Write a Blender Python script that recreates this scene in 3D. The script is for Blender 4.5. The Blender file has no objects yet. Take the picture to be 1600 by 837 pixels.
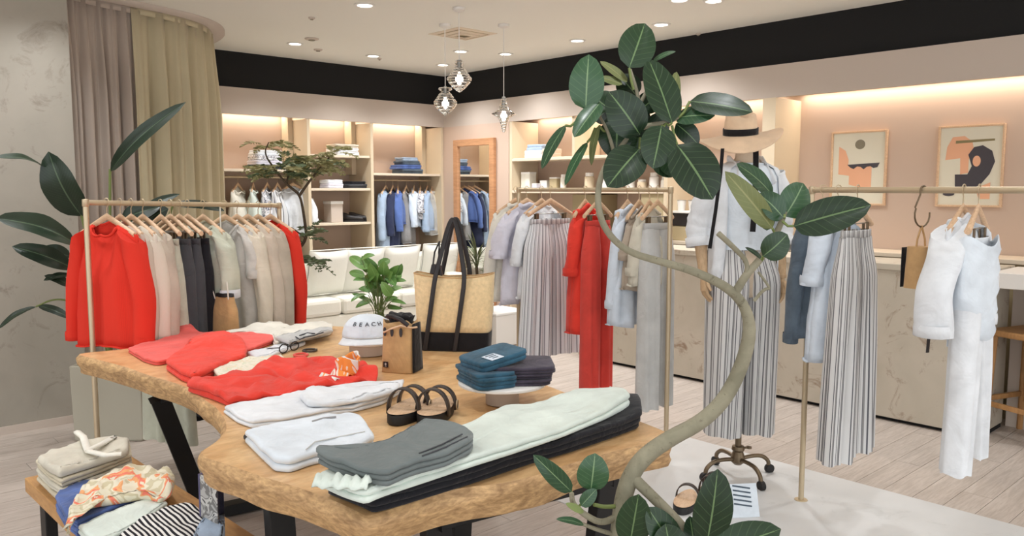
import bpy, bmesh, math, random
from mathutils import Vector, Matrix, noise
rnd = random.Random(7)
PI = math.pi
C = bpy.context.scene.collection
SC = bpy.context.scene

# ------------------------------------------------------------------ camera
PITCH = math.radians(5.57); YAW = math.radians(42.7); F = 1260.0; H = 1.5
cam = bpy.data.cameras.new('camera'); cam.sensor_width = 36.0; cam.lens = F / 1600 * 36
cam.clip_start = 0.05
co = bpy.data.objects.new('camera', cam); C.objects.link(co)
co.location = (0, 0, H); co.rotation_euler = (PI / 2 - PITCH, 0, -YAW)
SC.camera = co

# ------------------------------------------------------------------ light and exposure
SC.view_settings.view_transform = 'Standard'; SC.view_settings.look = 'None'
SC.view_settings.gamma = 1.0; SC.view_settings.use_curve_mapping = False
SC.view_settings.exposure = 0.0
w = bpy.data.worlds.new('mall_light'); SC.world = w; w.use_nodes = True
bg = w.node_tree.nodes['Background']; bg.inputs[0].default_value = (0.93, 0.97, 1.0, 1); bg.inputs[1].default_value = 2.0
CEIL = 2.795
SPOT_W = 36.0; STRIP_W = 3.6

# ------------------------------------------------------------------ coordinates
def dirW(s, d): return Vector((math.cos(YAW) * s + math.sin(YAW) * d, -math.sin(YAW) * s + math.cos(YAW) * d, 0))
def W(s, d, z=0.0):
    v = dirW(s, d); v.z = z; return v
def ray(px, py):
    xr = (px - 800) / F; yr = -(py - 418.5) / F
    fw = math.cos(PITCH) + yr * math.sin(PITCH); up = -math.sin(PITCH) + yr * math.cos(PITCH)
    v = dirW(xr, fw); v.z = up; return v, fw
def P(px, py, z):
    v, _ = ray(px, py); t = (z - H) / v.z; return Vector((v.x * t, v.y * t, z))
def D(px, py, d):
    v, fw = ray(px, py); t = d / fw; return Vector((v.x * t, v.y * t, H + v.z * t))
def onX(px, py, X):
    v, _ = ray(px, py); t = X / v.x; return Vector((X, v.y * t, H + v.z * t))
def onY(px, py, Y):
    v, _ = ray(px, py); t = Y / v.y; return Vector((v.x * t, Y, H + v.z * t))
def lerp(a, b, t): return a + (b - a) * t
def sm(t): t = max(0.0, min(1.0, t)); return t * t * (3 - 2 * t)

def resample(p, n):
    L = [0]
    for i in range(len(p)): L.append(L[-1] + (p[(i + 1) % len(p)] - p[i]).length)
    o = []; i = 0
    for k in range(n):
        q = L[-1] * k / n
        while L[i + 1] < q: i += 1
        o.append(p[i].lerp(p[(i + 1) % len(p)], (q - L[i]) / max(1e-9, L[i + 1] - L[i])))
    return o
# ------------------------------------------------------------------ mesh helper
class MB:
    def __init__(s): s.v = []; s.f = []; s.uv = []
    def vert(s, p, uv=(0, 0)): s.v.append(tuple(p)); s.uv.append(uv); return len(s.v) - 1
    def grid(s, rows, uvs=None, closed=False):
        base = len(s.v); n = len(rows[0])
        for i, r in enumerate(rows):
            for j, p in enumerate(r): s.vert(p, uvs[i][j] if uvs else (j / max(1, n - 1), i / max(1, len(rows) - 1)))
        for i in range(len(rows) - 1):
            for j in range(n if closed else n - 1):
                k = (j + 1) % n
                s.f.append((base + i * n + j, base + i * n + k, base + (i + 1) * n + k, base + (i + 1) * n + j))
        return base
    def fan(s, ring, centre=None):
        if centre is None:
            centre = Vector((0, 0, 0))
            for p in ring: centre += Vector(p)
            centre /= len(ring)
        b = len(s.v); n = len(ring)
        for p in ring: s.vert(p)
        c = s.vert(centre)
        for j in range(n): s.f.append((b + j, b + (j + 1) % n, c))
    def tube(s, path, rad, n=8, cap=True, sx=1.0, sy=1.0, up=None, uvlen=1.0):
        path = [Vector(p) for p in path]; m = len(path)
        if not hasattr(rad, '__len__'): rad = [rad] * m
        t0 = (path[1] - path[0]).normalized()
        u = Vector(up) if up is not None else (Vector((0, 0, 1)) if abs(t0.z) < .9 else Vector((1, 0, 0)))
        rows = []
        for i in range(m):
            t = (path[min(i + 1, m - 1)] - path[max(i - 1, 0)])
            t = t.normalized() if t.length > 1e-9 else t0
            u = (u - t * u.dot(t)); u = u.normalized() if u.length > 1e-6 else t.orthogonal().normalized()
            b = t.cross(u)
            rows.append([path[i] + (u * math.cos(a) * sx + b * math.sin(a) * sy) * rad[i] for a in (2 * PI * k / n for k in range(n))])
        s.grid(rows, closed=True)
        if cap: s.fan(rows[0][::-1]); s.fan(rows[-1])
        return rows
    def box(s, c, size, rot=None):
        c = Vector(c); h = [x / 2 for x in size]
        ps = []
        for z in (-1, 1):
            for y in (-1, 1):
                for x in (-1, 1):
                    p = Vector((x * h[0], y * h[1], z * h[2]))
                    if rot is not None: p = rot @ p
                    ps.append(c + p)
        b = len(s.v)
        for p in ps: s.vert(p)
        for q in ((0, 2, 3, 1), (4, 5, 7, 6), (0, 1, 5, 4), (2, 6, 7, 3), (0, 4, 6, 2), (1, 3, 7, 5)): s.f.append(tuple(b + k for k in q))
        return s
    def box2(s, a, b): return s.box([(a[i] + b[i]) / 2 for i in range(3)], [abs(b[i] - a[i]) for i in range(3)])
    def lathe(s, prof, n=24, c=(0, 0, 0), sx=1, sy=1):
        c = Vector(c)
        rows = [[c + Vector((r * math.cos(2 * PI * k / n) * sx, r * math.sin(2 * PI * k / n) * sy, z)) for k in range(n)] for r, z in prof]
        s.grid(rows, closed=True); return s
    def prism(s, pts, off):
        pts = [Vector(p) for p in pts]; off = Vector(off); q = [p + off for p in pts]
        b = len(s.v); n = len(pts)
        for p in pts + q: s.vert(p)
        s.f.append(tuple(range(b + n - 1, b - 1, -1))); s.f.append(tuple(range(b + n, b + 2 * n)))
        for j in range(n): s.f.append((b + j, b + (j + 1) % n, b + n + (j + 1) % n, b + n + j))
        return s

def mesh_of(name, mb, mat, smooth=True, angle=None):
    me = bpy.data.meshes.new(name); me.from_pydata(mb.v, [], mb.f)
    uvl = me.uv_layers.new(name='uv'); li = [0] * len(me.loops)
    me.loops.foreach_get('vertex_index', li)
    flat = []
    for i in li: flat += [mb.uv[i][0], mb.uv[i][1]]
    uvl.data.foreach_set('uv', flat)
    me.materials.append(mat)
    if smooth:
        me.polygons.foreach_set('use_smooth', [True] * len(me.polygons))
    bm = bmesh.new(); bm.from_mesh(me); bmesh.ops.remove_doubles(bm, verts=bm.verts, dist=1e-5) if angle else None
    bmesh.ops.recalc_face_normals(bm, faces=bm.faces) if angle else None
    bm.to_mesh(me); bm.free()
    if smooth and angle: me.set_sharp_from_angle(angle=math.radians(angle))
    me.update(); return me
def obj(name, mb, mat, parent=None, smooth=True, angle=None, bevel=0, sub=0, solid=0, loc=None, rot=None):
    o = bpy.data.objects.new(name, mesh_of(name, mb, mat, smooth, angle)); C.objects.link(o)
    if parent: o.parent = parent
    if loc is not None: o.location = loc
    if rot is not None: o.rotation_euler = rot
    if solid: m = o.modifiers.new('solid', 'SOLIDIFY'); m.thickness = solid; m.offset = 0
    if bevel: m = o.modifiers.new('bevel', 'BEVEL'); m.width = bevel; m.segments = 2; m.limit_method = 'ANGLE'
    if sub: m = o.modifiers.new('sub', 'SUBSURF'); m.levels = sub; m.render_levels = sub
    return o
def hard(name, mb, mat, parent=None, bevel=.003, **k): return obj(name, mb, mat, parent, smooth=False, bevel=bevel, **k)
def tag(o, label, cat, group=None, kind=None):
    o['label'] = label; o['category'] = cat
    if group: o['group'] = group
    if kind: o['kind'] = kind
    return o
def thing(name, label, cat, loc=(0, 0, 0), rotz=0.0, group=None):
    o = bpy.data.objects.new(name, None); C.objects.link(o); o.empty_display_size = .05
    o.location = loc; o.rotation_euler = (0, 0, rotz); return tag(o, label, cat, group)
def struct(name, mb, mat, bevel=0, smooth=False, parent=None):
    o = obj(name, mb, mat, parent, smooth=smooth, bevel=bevel)
    if not parent: o['kind'] = 'structure'
    return o
def copy_tree(o, parent=None):
    c = o.copy(); C.objects.link(c)
    if parent: c.parent = parent
    for ch in list(o.children): copy_tree(ch, c)
    return c

# ------------------------------------------------------------------ materials
def lin(c):
    return tuple(((x / 255) / 12.92 if x / 255 <= .04045 else ((x / 255 + .055) / 1.055) ** 2.4) for x in c) + (1.0,)
def base_mat(name, rough=.6, metal=0.0):
    m = bpy.data.materials.new(name); m.use_nodes = True
    b = m.node_tree.nodes['Principled BSDF']; b.inputs['Roughness'].default_value = rough; b.inputs['Metallic'].default_value = metal
    return m, m.node_tree.nodes, m.node_tree.links, b
def plain(name, col, rough=.5, metal=0.0, spec=None):
    m, n, l, b = base_mat(name, rough, metal); b.inputs['Base Color'].default_value = lin(col)
    if spec is not None: b.inputs['Specular IOR Level'].default_value = spec
    return m
def ramp(n, stops, interp='LINEAR'):
    r = n.new('ShaderNodeValToRGB'); r.color_ramp.interpolation = interp
    e = r.color_ramp.elements
    while len(e) < len(stops): e.new(.5)
    for k, (p, c) in enumerate(stops): e[k].position = p; e[k].color = c if len(c) == 4 else lin(c)
    return r
def coords(n, l, scale=(1, 1, 1), kind='Object', rot=(0, 0, 0)):
    t = n.new('ShaderNodeTexCoord'); mp = n.new('ShaderNodeMapping'); mp.inputs['Scale'].default_value = scale; mp.inputs['Rotation'].default_value = rot
    l.new(t.outputs[kind], mp.inputs[0]); return mp.outputs[0]
def noise_n(n, l, vec, scale, detail=4, rough=.55, dist=0.0):
    t = n.new('ShaderNodeTexNoise'); t.inputs['Scale'].default_value = scale; t.inputs['Detail'].default_value = detail
    t.inputs['Roughness'].default_value = rough; t.inputs['Distortion'].default_value = dist
    if vec is not None: l.new(vec, t.inputs['Vector'])
    return t
def bump(n, l, b, h, strength=.2, dist=.01):
    k = n.new('ShaderNodeBump'); k.inputs['Strength'].default_value = strength; k.inputs['Distance'].default_value = dist
    l.new(h, k.inputs['Height']); l.new(k.outputs[0], b.inputs['Normal'])
def sc(c, f): return tuple(min(255, x * f) for x in c)
def fabric(name, col, var=.045, scale=9, rough=.92, weave=500, bs=.15, wr=.35):
    m, n, l, b = base_mat(name, rough); v = coords(n, l)
    t = noise_n(n, l, v, scale, 5); r = ramp(n, [(.3, sc(col, 1 - var)), (.7, sc(col, 1 + var))])
    l.new(t.outputs['Fac'], r.inputs[0]); l.new(r.outputs[0], b.inputs['Base Color'])
    t2 = noise_n(n, l, v, weave, 1); t3 = noise_n(n, l, v, 7, 3, .55, 1.4)
    k1 = n.new('ShaderNodeBump'); k1.inputs['Strength'].default_value = wr; k1.inputs['Distance'].default_value = .03; l.new(t3.outputs['Fac'], k1.inputs['Height'])
    k2 = n.new('ShaderNodeBump'); k2.inputs['Strength'].default_value = bs; k2.inputs['Distance'].default_value = .002; l.new(t2.outputs['Fac'], k2.inputs['Height']); l.new(k1.outputs[0], k2.inputs['Normal']); l.new(k2.outputs[0], b.inputs['Normal'])
    b.inputs['Specular IOR Level'].default_value = .2
    b.inputs['Sheen Weight'].default_value = .15
    return m
def knit(name, col):
    m, n, l, b = base_mat(name, .95)
    v = coords(n, l, kind='UV'); wv = n.new('ShaderNodeTexWave'); wv.inputs['Scale'].default_value = 110; wv.inputs['Distortion'].default_value = .6
    l.new(v, wv.inputs['Vector']); r = ramp(n, [(0, sc(col, .93)), (1, sc(col, 1.04))]); l.new(wv.outputs['Fac'], r.inputs[0])
    l.new(r.outputs[0], b.inputs['Base Color']); bump(n, l, b, wv.outputs['Fac'], .25, .002)
    b.inputs['Specular IOR Level'].default_value = .15
    return m
def stripes(name, stops, period, axis=0, rough=.9, kind='UV'):
    m, n, l, b = base_mat(name, rough)
    t = n.new('ShaderNodeTexCoord'); s = n.new('ShaderNodeSeparateXYZ'); l.new(t.outputs[kind], s.inputs[0])
    d = n.new('ShaderNodeMath'); d.operation = 'DIVIDE'; d.inputs[1].default_value = period; l.new(s.outputs[axis], d.inputs[0])
    f = n.new('ShaderNodeMath'); f.operation = 'FRACT'; l.new(d.outputs[0], f.inputs[0])
    r = ramp(n, stops, 'CONSTANT'); l.new(f.outputs[0], r.inputs[0]); l.new(r.outputs[0], b.inputs['Base Color'])
    b.inputs['Specular IOR Level'].default_value = .15
    tn = noise_n(n, l, coords(n, l), 400, 1); bump(n, l, b, tn.outputs['Fac'], .12, .002)
    return m
def wood(name, c1, c2, scale=(1, 12, 12), rough=.45, rot=(0, 0, 0), kind='Object', rand=0.0, dist=1.2, fine=.35):
    m, n, l, b = base_mat(name, rough); v = coords(n, l, scale, kind, rot)
    if rand:
        oi = n.new('ShaderNodeObjectInfo'); va = n.new('ShaderNodeVectorMath'); va.operation = 'ADD'
        cb = n.new('ShaderNodeCombineXYZ'); mm = n.new('ShaderNodeMath'); mm.operation = 'MULTIPLY'; mm.inputs[1].default_value = 37
        l.new(oi.outputs['Random'], mm.inputs[0])
        for k in range(3): l.new(mm.outputs[0], cb.inputs[k])
        l.new(v, va.inputs[0]); l.new(cb.outputs[0], va.inputs[1]); v = va.outputs[0]
    t = noise_n(n, l, v, 1.6, 6, .6, dist); r = ramp(n, [(.28, c1), (.72, c2)]); l.new(t.outputs['Fac'], r.inputs[0])
    out = r.outputs[0]
    t2 = noise_n(n, l, v, 9, 3, .6, .3); mx = n.new('ShaderNodeMix'); mx.data_type = 'RGBA'; mx.blend_type = 'MULTIPLY'; mx.inputs[0].default_value = fine
    r2 = ramp(n, [(.35, (190, 180, 170)), (.6, (255, 255, 255))]); l.new(t2.outputs['Fac'], r2.inputs[0])
    l.new(out, mx.inputs[6]); l.new(r2.outputs[0], mx.inputs[7]); out = mx.outputs[2]
    if rand:
        hs = n.new('ShaderNodeHueSaturation'); mr = n.new('ShaderNodeMapRange'); mr.inputs[3].default_value = 1 - rand; mr.inputs[4].default_value = 1 + rand
        l.new(oi.outputs['Random'], mr.inputs[0]); l.new(mr.outputs[0], hs.inputs['Value']); l.new(out, hs.inputs['Color']); out = hs.outputs[0]
    l.new(out, b.inputs['Base Color']); bump(n, l, b, t2.outputs['Fac'], .1, .003)
    return m
def stone(name, c1, c2, c3, scale=1.6, rough=.55, lo=.58, hi=.7):
    m, n, l, b = base_mat(name, rough); v = coords(n, l)
    t = noise_n(n, l, v, scale, 6, .6, .4); r = ramp(n, [(.3, c1), (.7, c2)]); l.new(t.outputs['Fac'], r.inputs[0])
    t2 = noise_n(n, l, v, scale * 2.6, 9, .72, 1.0); r2 = ramp(n, [(lo, (0, 0, 0)), (hi, (255, 255, 255))]); l.new(t2.outputs['Fac'], r2.inputs[0])
    mx = n.new('ShaderNodeMix'); mx.data_type = 'RGBA'; l.new(r2.outputs[0], mx.inputs[0]); l.new(r.outputs[0], mx.inputs[6]); mx.inputs[7].default_value = lin(c3)
    l.new(mx.outputs[2], b.inputs['Base Color']); bump(n, l, b, t2.outputs['Fac'], .08, .004)
    return m
def emis(name, col, s):
    m, n, l, b = base_mat(name); b.inputs['Base Color'].default_value = lin(col); b.inputs['Emission Color'].default_value = lin(col); b.inputs['Emission Strength'].default_value = s
    return m
def leaf_mat(name, dark, light, rib, rough=.3, veins=9, ribw=.035, vs=.3):
    m, n, l, b = base_mat(name, rough)
    t = n.new('ShaderNodeTexCoord'); s = n.new('ShaderNodeSeparateXYZ'); l.new(t.outputs['UV'], s.inputs[0])
    def M(op, a, bb=None):
        k = n.new('ShaderNodeMath'); k.operation = op
        for i, x in enumerate((a, bb)):
            if x is None: continue
            if isinstance(x, (int, float)): k.inputs[i].default_value = x
            else: l.new(x, k.inputs[i])
        return k.outputs[0]
    av = M('ABSOLUTE', M('SUBTRACT', s.outputs[1], .5))
    ribm = M('LESS_THAN', av, ribw)
    fr = M('FRACT', M('MULTIPLY', M('SUBTRACT', s.outputs[0], M('MULTIPLY', av, .45)), veins))
    vm = M('MULTIPLY', M('LESS_THAN', fr, .1), vs)
    fac = M('MAXIMUM', M('MULTIPLY', ribm, .85), vm)
    oi = n.new('ShaderNodeObjectInfo'); tn = noise_n(n, l, t.outputs['UV'], 3, 3)
    mix0 = n.new('ShaderNodeMix'); mix0.data_type = 'RGBA'; mix0.inputs[6].default_value = lin(dark); mix0.inputs[7].default_value = lin(light)
    l.new(M('MULTIPLY', M('ADD', oi.outputs['Random'], tn.outputs['Fac']), .5), mix0.inputs[0])
    mix = n.new('ShaderNodeMix'); mix.data_type = 'RGBA'; l.new(fac, mix.inputs[0]); l.new(mix0.outputs[2], mix.inputs[6]); mix.inputs[7].default_value = lin(rib)
    l.new(mix.outputs[2], b.inputs['Base Color']); bump(n, l, b, vm, .3, .004)
    return m

M_ = {}
M_['ceil'] = plain('ceiling_paint', (236, 234, 226), .9)
M_['plaster'] = stone('grey_plaster', (152, 146, 134), (166, 158, 146), (122, 112, 100), 1.5, .75, .56, .72)
M_['counter'] = stone('counter_stone', (184, 175, 158), (200, 190, 174), (150, 128, 108), 2.2, .6, .56, .68)
M_['inlay'] = stone('white_floor_stone', (208, 208, 207), (220, 220, 219), (186, 186, 184), 1.2, .35, .58, .75)
M_['pink'] = plain('pink_wall_paint', (200, 176, 158), .8)
M_['fascia'] = plain('fascia_paint', (196, 182, 170), .75)
M_['black'] = plain('black_paint', (12, 12, 13), .85)
M_['plank'] = wood('floor_oak', (180, 168, 158), (202, 190, 180), (1.2, 14, 1), .5, rand=.035, fine=.3)
M_['sub'] = plain('floor_joint', (170, 148, 134), .8)
M_['cream'] = plain('cream_laminate', (214, 196, 168), .6)
M_['creamdark'] = plain('olive_laminate', (176, 160, 126), .6)
M_['shelf'] = plain('shelf_edge', (222, 206, 184), .5)
M_['oakframe'] = wood('mirror_oak', (188, 136, 96), (204, 152, 110), (1, 1, 6), .5)
M_['slab'] = wood('slab_wood', (208, 158, 104), (236, 199, 148), (2.2, 5.5, 2), .35, rot=(0, 0, math.radians(-90)), dist=2.2, fine=.3)
M_['edge'] = wood('slab_edge_wood', (160, 124, 84), (226, 186, 134), (5, 5, 16), .6, dist=2.0, fine=.6)
M_['hanger'] = wood('hanger_wood', (214, 178, 142), (228, 194, 160), (4, 20, 20), .5)
M_['mannwood'] = wood('mannequin_wood', (200, 168, 130), (214, 182, 144), (8, 8, 3), .5)
M_['bench'] = wood('bench_wood', (176, 128, 76), (206, 158, 100), (2, 8, 8), .45)
M_['stool'] = wood('stool_wood', (170, 124, 76), (196, 148, 96), (8, 8, 2), .5)
M_['bark'] = stone('ficus_bark', (128, 124, 104), (158, 152, 130), (98, 90, 72), 14, .85)
M_['twig'] = stone('dark_bark', (70, 58, 44), (92, 78, 60), (50, 42, 32), 20, .9)
M_['brass'] = plain('brushed_brass', (204, 186, 156), .4, .6)
M_['steel'] = plain('steel', (190, 190, 188), .3, .9)
M_['bronze'] = plain('aged_bronze', (120, 104, 84), .4, .8)
M_['iron'] = plain('black_iron', (22, 21, 21), .5, .2)
M_['leather'] = plain('black_leather', (34, 29, 30), .45)
M_['brownleather'] = plain('dark_brown_leather', (58, 48, 42), .45)
M_['rubber'] = plain('black_rubber', (26, 24, 24), .6)
M_['white'] = plain('white_gloss', (232, 230, 226), .4)
M_['whitelam'] = plain('white_laminate', (226, 222, 216), .5)
M_['pot'] = plain('sage_pot', (176, 170, 154), .8)
M_['potgrey'] = plain('pale_pot', (196, 188, 176), .8)
M_['soil'] = stone('soil', (60, 46, 36), (84, 66, 50), (40, 30, 22), 30, .95)
M_['ink'] = plain('dark_ink', (60, 62, 70), .8)
M_['paper'] = plain('paper', (226, 220, 200), .7)
M_['orange'] = plain('orange_print', (236, 178, 142), .7)
M_['charprint'] = plain('charcoal_print', (70, 66, 72), .7)
M_['greyprint'] = plain('grey_print', (140, 132, 112), .7)
M_['oliveprint'] = plain('olive_print', (140, 128, 90), .7)
M_['mirror'] = plain('mirror_silver', (235, 235, 232), .02, 1.0)
M_['bulb'] = emis('bulb_glow', (255, 244, 226), 14)
M_['down'] = emis('downlight_glow', (255, 246, 232), 9)
M_['strip'] = emis('strip_glow', (255, 222, 176), 5)
gm, gn, gl, gb = base_mat('clear_glass', .03); gb.inputs['Transmission Weight'].default_value = 1.0; gb.inputs['IOR'].default_value = 1.25; gb.inputs['Roughness'].default_value = .08; gw = gn.new('ShaderNodeTexWave'); gw.bands_direction = 'Z'; gw.inputs['Scale'].default_value = 14; gl.new(coords(gn, gl), gw.inputs['Vector']); bump(gn, gl, gb, gw.outputs['Fac'], .6, .01); M_['glass'] = gm
am, an, al, ab = base_mat('clear_acrylic', .05); ab.inputs['Transmission Weight'].default_value = 1.0; ab.inputs['IOR'].default_value = 1.3; M_['acrylic'] = am
M_['curtA'] = fabric('mauve_grey_curtain', (178, 164, 152), .02, 3, wr=.06)
M_['curtB'] = fabric('beige_curtain', (192, 180, 150), .02, 3, wr=.06)
fb = dict(red=(226, 64, 50), coral=(234, 98, 90), red2=(232, 66, 50), beige=(206, 192, 176), cream=(222, 212, 194), greige=(190, 178, 162), pale=(208, 204, 198), sage=(196, 198, 180), white=(228, 231, 235), offwhite=(228, 224, 212),
          bluewhite=(222, 230, 238), mint=(216, 226, 218), charcoal=(72, 74, 78), black=(30, 30, 35), slate=(112, 120, 120), blue=(166, 184, 206), navy=(52, 58, 84), royal=(92, 116, 176), skyblue=(176, 196, 220), lavender=(214, 212, 224),
          grey=(150, 148, 148), lightgrey=(196, 196, 194), tan=(190, 152, 100), straw=(222, 192, 140), hatstraw=(232, 202, 170), sofa=(226, 222, 208), cushion=(228, 226, 212), redpants=(214, 72, 62), paleblue=(214, 224, 236), taupe=(178, 164, 148), khaki=(206, 196, 172),
          oatmeal=(206, 200, 184), linenmann=(222, 202, 178), teal=(96, 120, 128))
for k, c in fb.items(): M_['f_' + k] = fabric('fabric_' + k, c)
M_['k_red'] = knit('knit_red', (226, 62, 48)); M_['k_beige'] = knit('knit_beige', (206, 193, 178)); M_['k_cream'] = knit('knit_cream', (224, 214, 198)); M_['k_grey'] = knit('knit_grey', (186, 176, 164))
M_['denim'] = fabric('blue_denim', (82, 104, 160), .16, 14); M_['denimteal'] = fabric('teal_denim', (50, 86, 106), .18, 16); M_['denimblack'] = fabric('black_denim', (66, 60, 72), .16, 16); M_['denimslate'] = fabric('slate_denim', (84, 96, 108), .14, 10)
M_['straw_weave'] = fabric('straw_weave', (228, 202, 158), .05, 60, bs=.3, weave=260, wr=.15)
M_['tan_canvas'] = fabric('tan_canvas', (194, 156, 110), .05, 20)
M_['blackcanvas'] = fabric('black_canvas', (30, 28, 30), .1, 20)
M_['stripe'] = stripes('grey_stripe_cotton', [(0, (216, 215, 214)), (.30, (96, 96, 102)), (.40, (216, 215, 214)), (.56, (150, 148, 148)), (.72, (96, 96, 102)), (.79, (216, 215, 214))], .056)
M_['stripeL'] = stripes('thin_stripe_cotton', [(0, (226, 227, 229)), (.38, (120, 120, 126)), (.56, (226, 227, 229)), (.72, (160, 158, 163)), (.84, (226, 227, 229))], .044)
M_['bw'] = stripes('black_white_stripe', [(0, (232, 230, 226)), (.5, (38, 38, 44))], .015)
M_['f_sofa'] = fabric('sofa_linen', (230, 227, 215), .015, 4, wr=.08); M_['f_cushion'] = fabric('cushion_linen', (234, 233, 224), .015, 4, wr=.1)
def print_mat(name, stops, scale, seedv=0.0):
    m, n, l, b = base_mat(name, .85); v = coords(n, l); t = noise_n(n, l, v, scale, 2, .5, 1.5)
    r = ramp(n, stops, 'CONSTANT'); l.new(t.outputs['Fac'], r.inputs[0]); l.new(r.outputs[0], b.inputs['Base Color']); return m
M_['scarf'] = print_mat('printed_scarf', [(0, (226, 220, 196)), (.40, (206, 196, 164)), (.47, (230, 222, 200)), (.535, (236, 170, 116)), (.565, (236, 128, 106)), (.6, (228, 220, 196)), (.67, (186, 186, 146))], 6)
M_['scarf2'] = print_mat('orange_print_scarf', [(0, (236, 230, 224)), (.46, (244, 150, 70)), (.56, (240, 226, 214)), (.64, (226, 84, 66))], 8)
M_['bandana'] = print_mat('pale_print_cotton', [(0, (232, 226, 208)), (.5, (212, 214, 190)), (.56, (236, 214, 180)), (.62, (224, 220, 204))], 26)
M_['floral'] = print_mat('dark_floral_cotton', [(0, (226, 226, 230)), (.52, (84, 88, 104)), (.6, (226, 226, 230))], 30)
M_['photo'] = print_mat('grey_photo_print', [(0, (176, 174, 172)), (.45, (120, 118, 116)), (.52, (196, 194, 190)), (.6, (60, 58, 62))], 16)
M_['spine'] = plain('violet_spine', (88, 84, 118), .6)
M_['ficus'] = leaf_mat('ficus_leaf', (14, 34, 20), (36, 64, 34), (108, 134, 90), .36, 8, .022, .16)
M_['ficusback'] = leaf_mat('ficus_leaf_pale', (96, 108, 62), (124, 128, 78), (150, 150, 100), .45)
M_['ficusshine'] = leaf_mat('ficus_leaf_glossy', (26, 56, 36), (58, 94, 60), (130, 156, 114), .28, 8, .022, .18)
M_['strel'] = leaf_mat('strelitzia_leaf', (18, 30, 22), (38, 58, 38), (84, 104, 78), .35, 22, .02, .15)
M_['pothos'] = leaf_mat('pothos_leaf', (58, 108, 46), (136, 178, 96), (150, 188, 118), .35, 5, .02, .12)
M_['feather'] = plain('feathery_leaf', (150, 146, 98), .6)
M_['feather2'] = plain('feathery_leaf_dark', (92, 108, 74), .6)
M_['stemgreen'] = plain('green_stem', (118, 132, 74), .5)
M_['spiky'] = plain('spiky_leaf', (88, 96, 62), .5)
# ------------------------------------------------------------------ room shell
XF, XB = 5.82, 6.22          # right wall: fascia face, niche back
YF, YB = 7.47, 7.92          # back wall: fascia face, niche back
ZF0, ZF1 = 2.21, 2.46        # fascia bottom and top
XW0 = -4.5; YW = 5.67; XW1 = 1.46
flo = struct('floor', MB().box2((-4.5, -3.0, -.06), (6.3, 8.0, -.008)), M_['sub'])
pm = mesh_of('floor_plank', MB().box2((0, .0012, -.01), (1.598, .1388, 0)), M_['plank'], smooth=False)
row = 0; y = -.2
while y < 6.9:
    x = -1.8 + (row * .61) % 1.6 - 1.6
    while x < 5.9:
        v = Vector((x + .8, y + .07, 0)); d = v.x * math.sin(YAW) + v.y * math.cos(YAW); s = v.x * math.cos(YAW) - v.y * math.sin(YAW)
        if d > .9 and abs(s) < .68 * d + .9 and not (y > 5.9 and x < 2.6):
            o = bpy.data.objects.new('floor_plank', pm); C.objects.link(o); o.parent = flo; o.location = (x, y, 0)
        x += 1.6
    y += .14; row += 1
struct('floor_inlay', MB().box2((2.72, .2, -.006), (4.02, 2.85, .004)), M_['inlay'])
struct('ceiling', MB().box2((-4.5, -4, CEIL), (6.4, 8.1, CEIL + .1)), M_['ceil'])
struct('wall_left', MB().box2((XW0, YW, 0), (XW1, YW + .12, CEIL)), M_['plaster'])
struct('baseboard_left', MB().box2((XW0, YW - .012, 0), (XW1, YW, .05)), M_['fascia'])
struct('wall_back', MB().box2((XW1, YB, 0), (XB + .1, YB + .1, CEIL)), M_['pink'])
struct('wall_right', MB().box2((XB, -3, 0), (XB + .1, YB, CEIL)), M_['pink'])
# black open band between fascia and ceiling
struct('trim_1', MB().box2((2.3, YF + .03, ZF1), (XF + .03, YF + .10, CEIL)), M_['black'])
struct('trim_2', MB().box2((XF + .03, -3, ZF1), (XF + .10, YF + .10, CEIL)), M_['black'])
# fascias
struct('trim_3', MB().box2((2.6, YF, ZF0), (XF, YF + .03, ZF1)), M_['fascia'])
struct('trim_4', MB().box2((XF, -3, ZF0), (XF + .03, YF, ZF1)), M_['fascia'])
struct('trim_5', MB().box2((2.6, YF + .03, ZF1 - .03), (XF + .03, YB, ZF1)), M_['fascia'])     # niche tops
struct('trim_6', MB().box2((XF + .03, -3, ZF1 - .03), (XB, YB, ZF1)), M_['fascia'])

def area(name, loc, rot, sx, sy, power, col=(1, .88, .74), parent=None):
    a = bpy.data.lights.new(name, 'AREA'); a.shape = 'RECTANGLE'; a.size = sx; a.size_y = sy; a.energy = power; a.color = col; a.spread = math.radians(170)
    o = bpy.data.objects.new(name, a); C.objects.link(o); o.location = loc; o.rotation_euler = rot
    if parent: o.parent = parent
    return o
def led(a, b, z, label, facing):
    """a warm LED strip hung under the niche top, behind the fascia"""
    t = thing('light_strip', label, 'light strip', (0, 0, 0))
    a = Vector(a); b = Vector(b); L = (b - a).length; m = (a + b) / 2
    along_x = abs((b - a).x) > abs((b - a).y)
    hard('housing', MB().box((m.x, m.y, z + .012), (L, .03, .018) if along_x else (.03, L, .018)), M_['white'], t, .002)
    hard('diffuser', MB().box((m.x, m.y, z), (L, .022, .008) if along_x else (.022, L, .008)), M_['strip'], t, .001)
    if along_x: area('lamp', (m.x, m.y, z - .012), (math.radians(-12), 0, 0), L, .03, SPOT_K * L, parent=t)
    else: area('lamp', (m.x, m.y, z - .012), (0, math.radians(12), 0), .03, L, SPOT_K * L, parent=t)
    return t
SPOT_K = STRIP_W / 1.0; ZLED = 2.285

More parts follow.
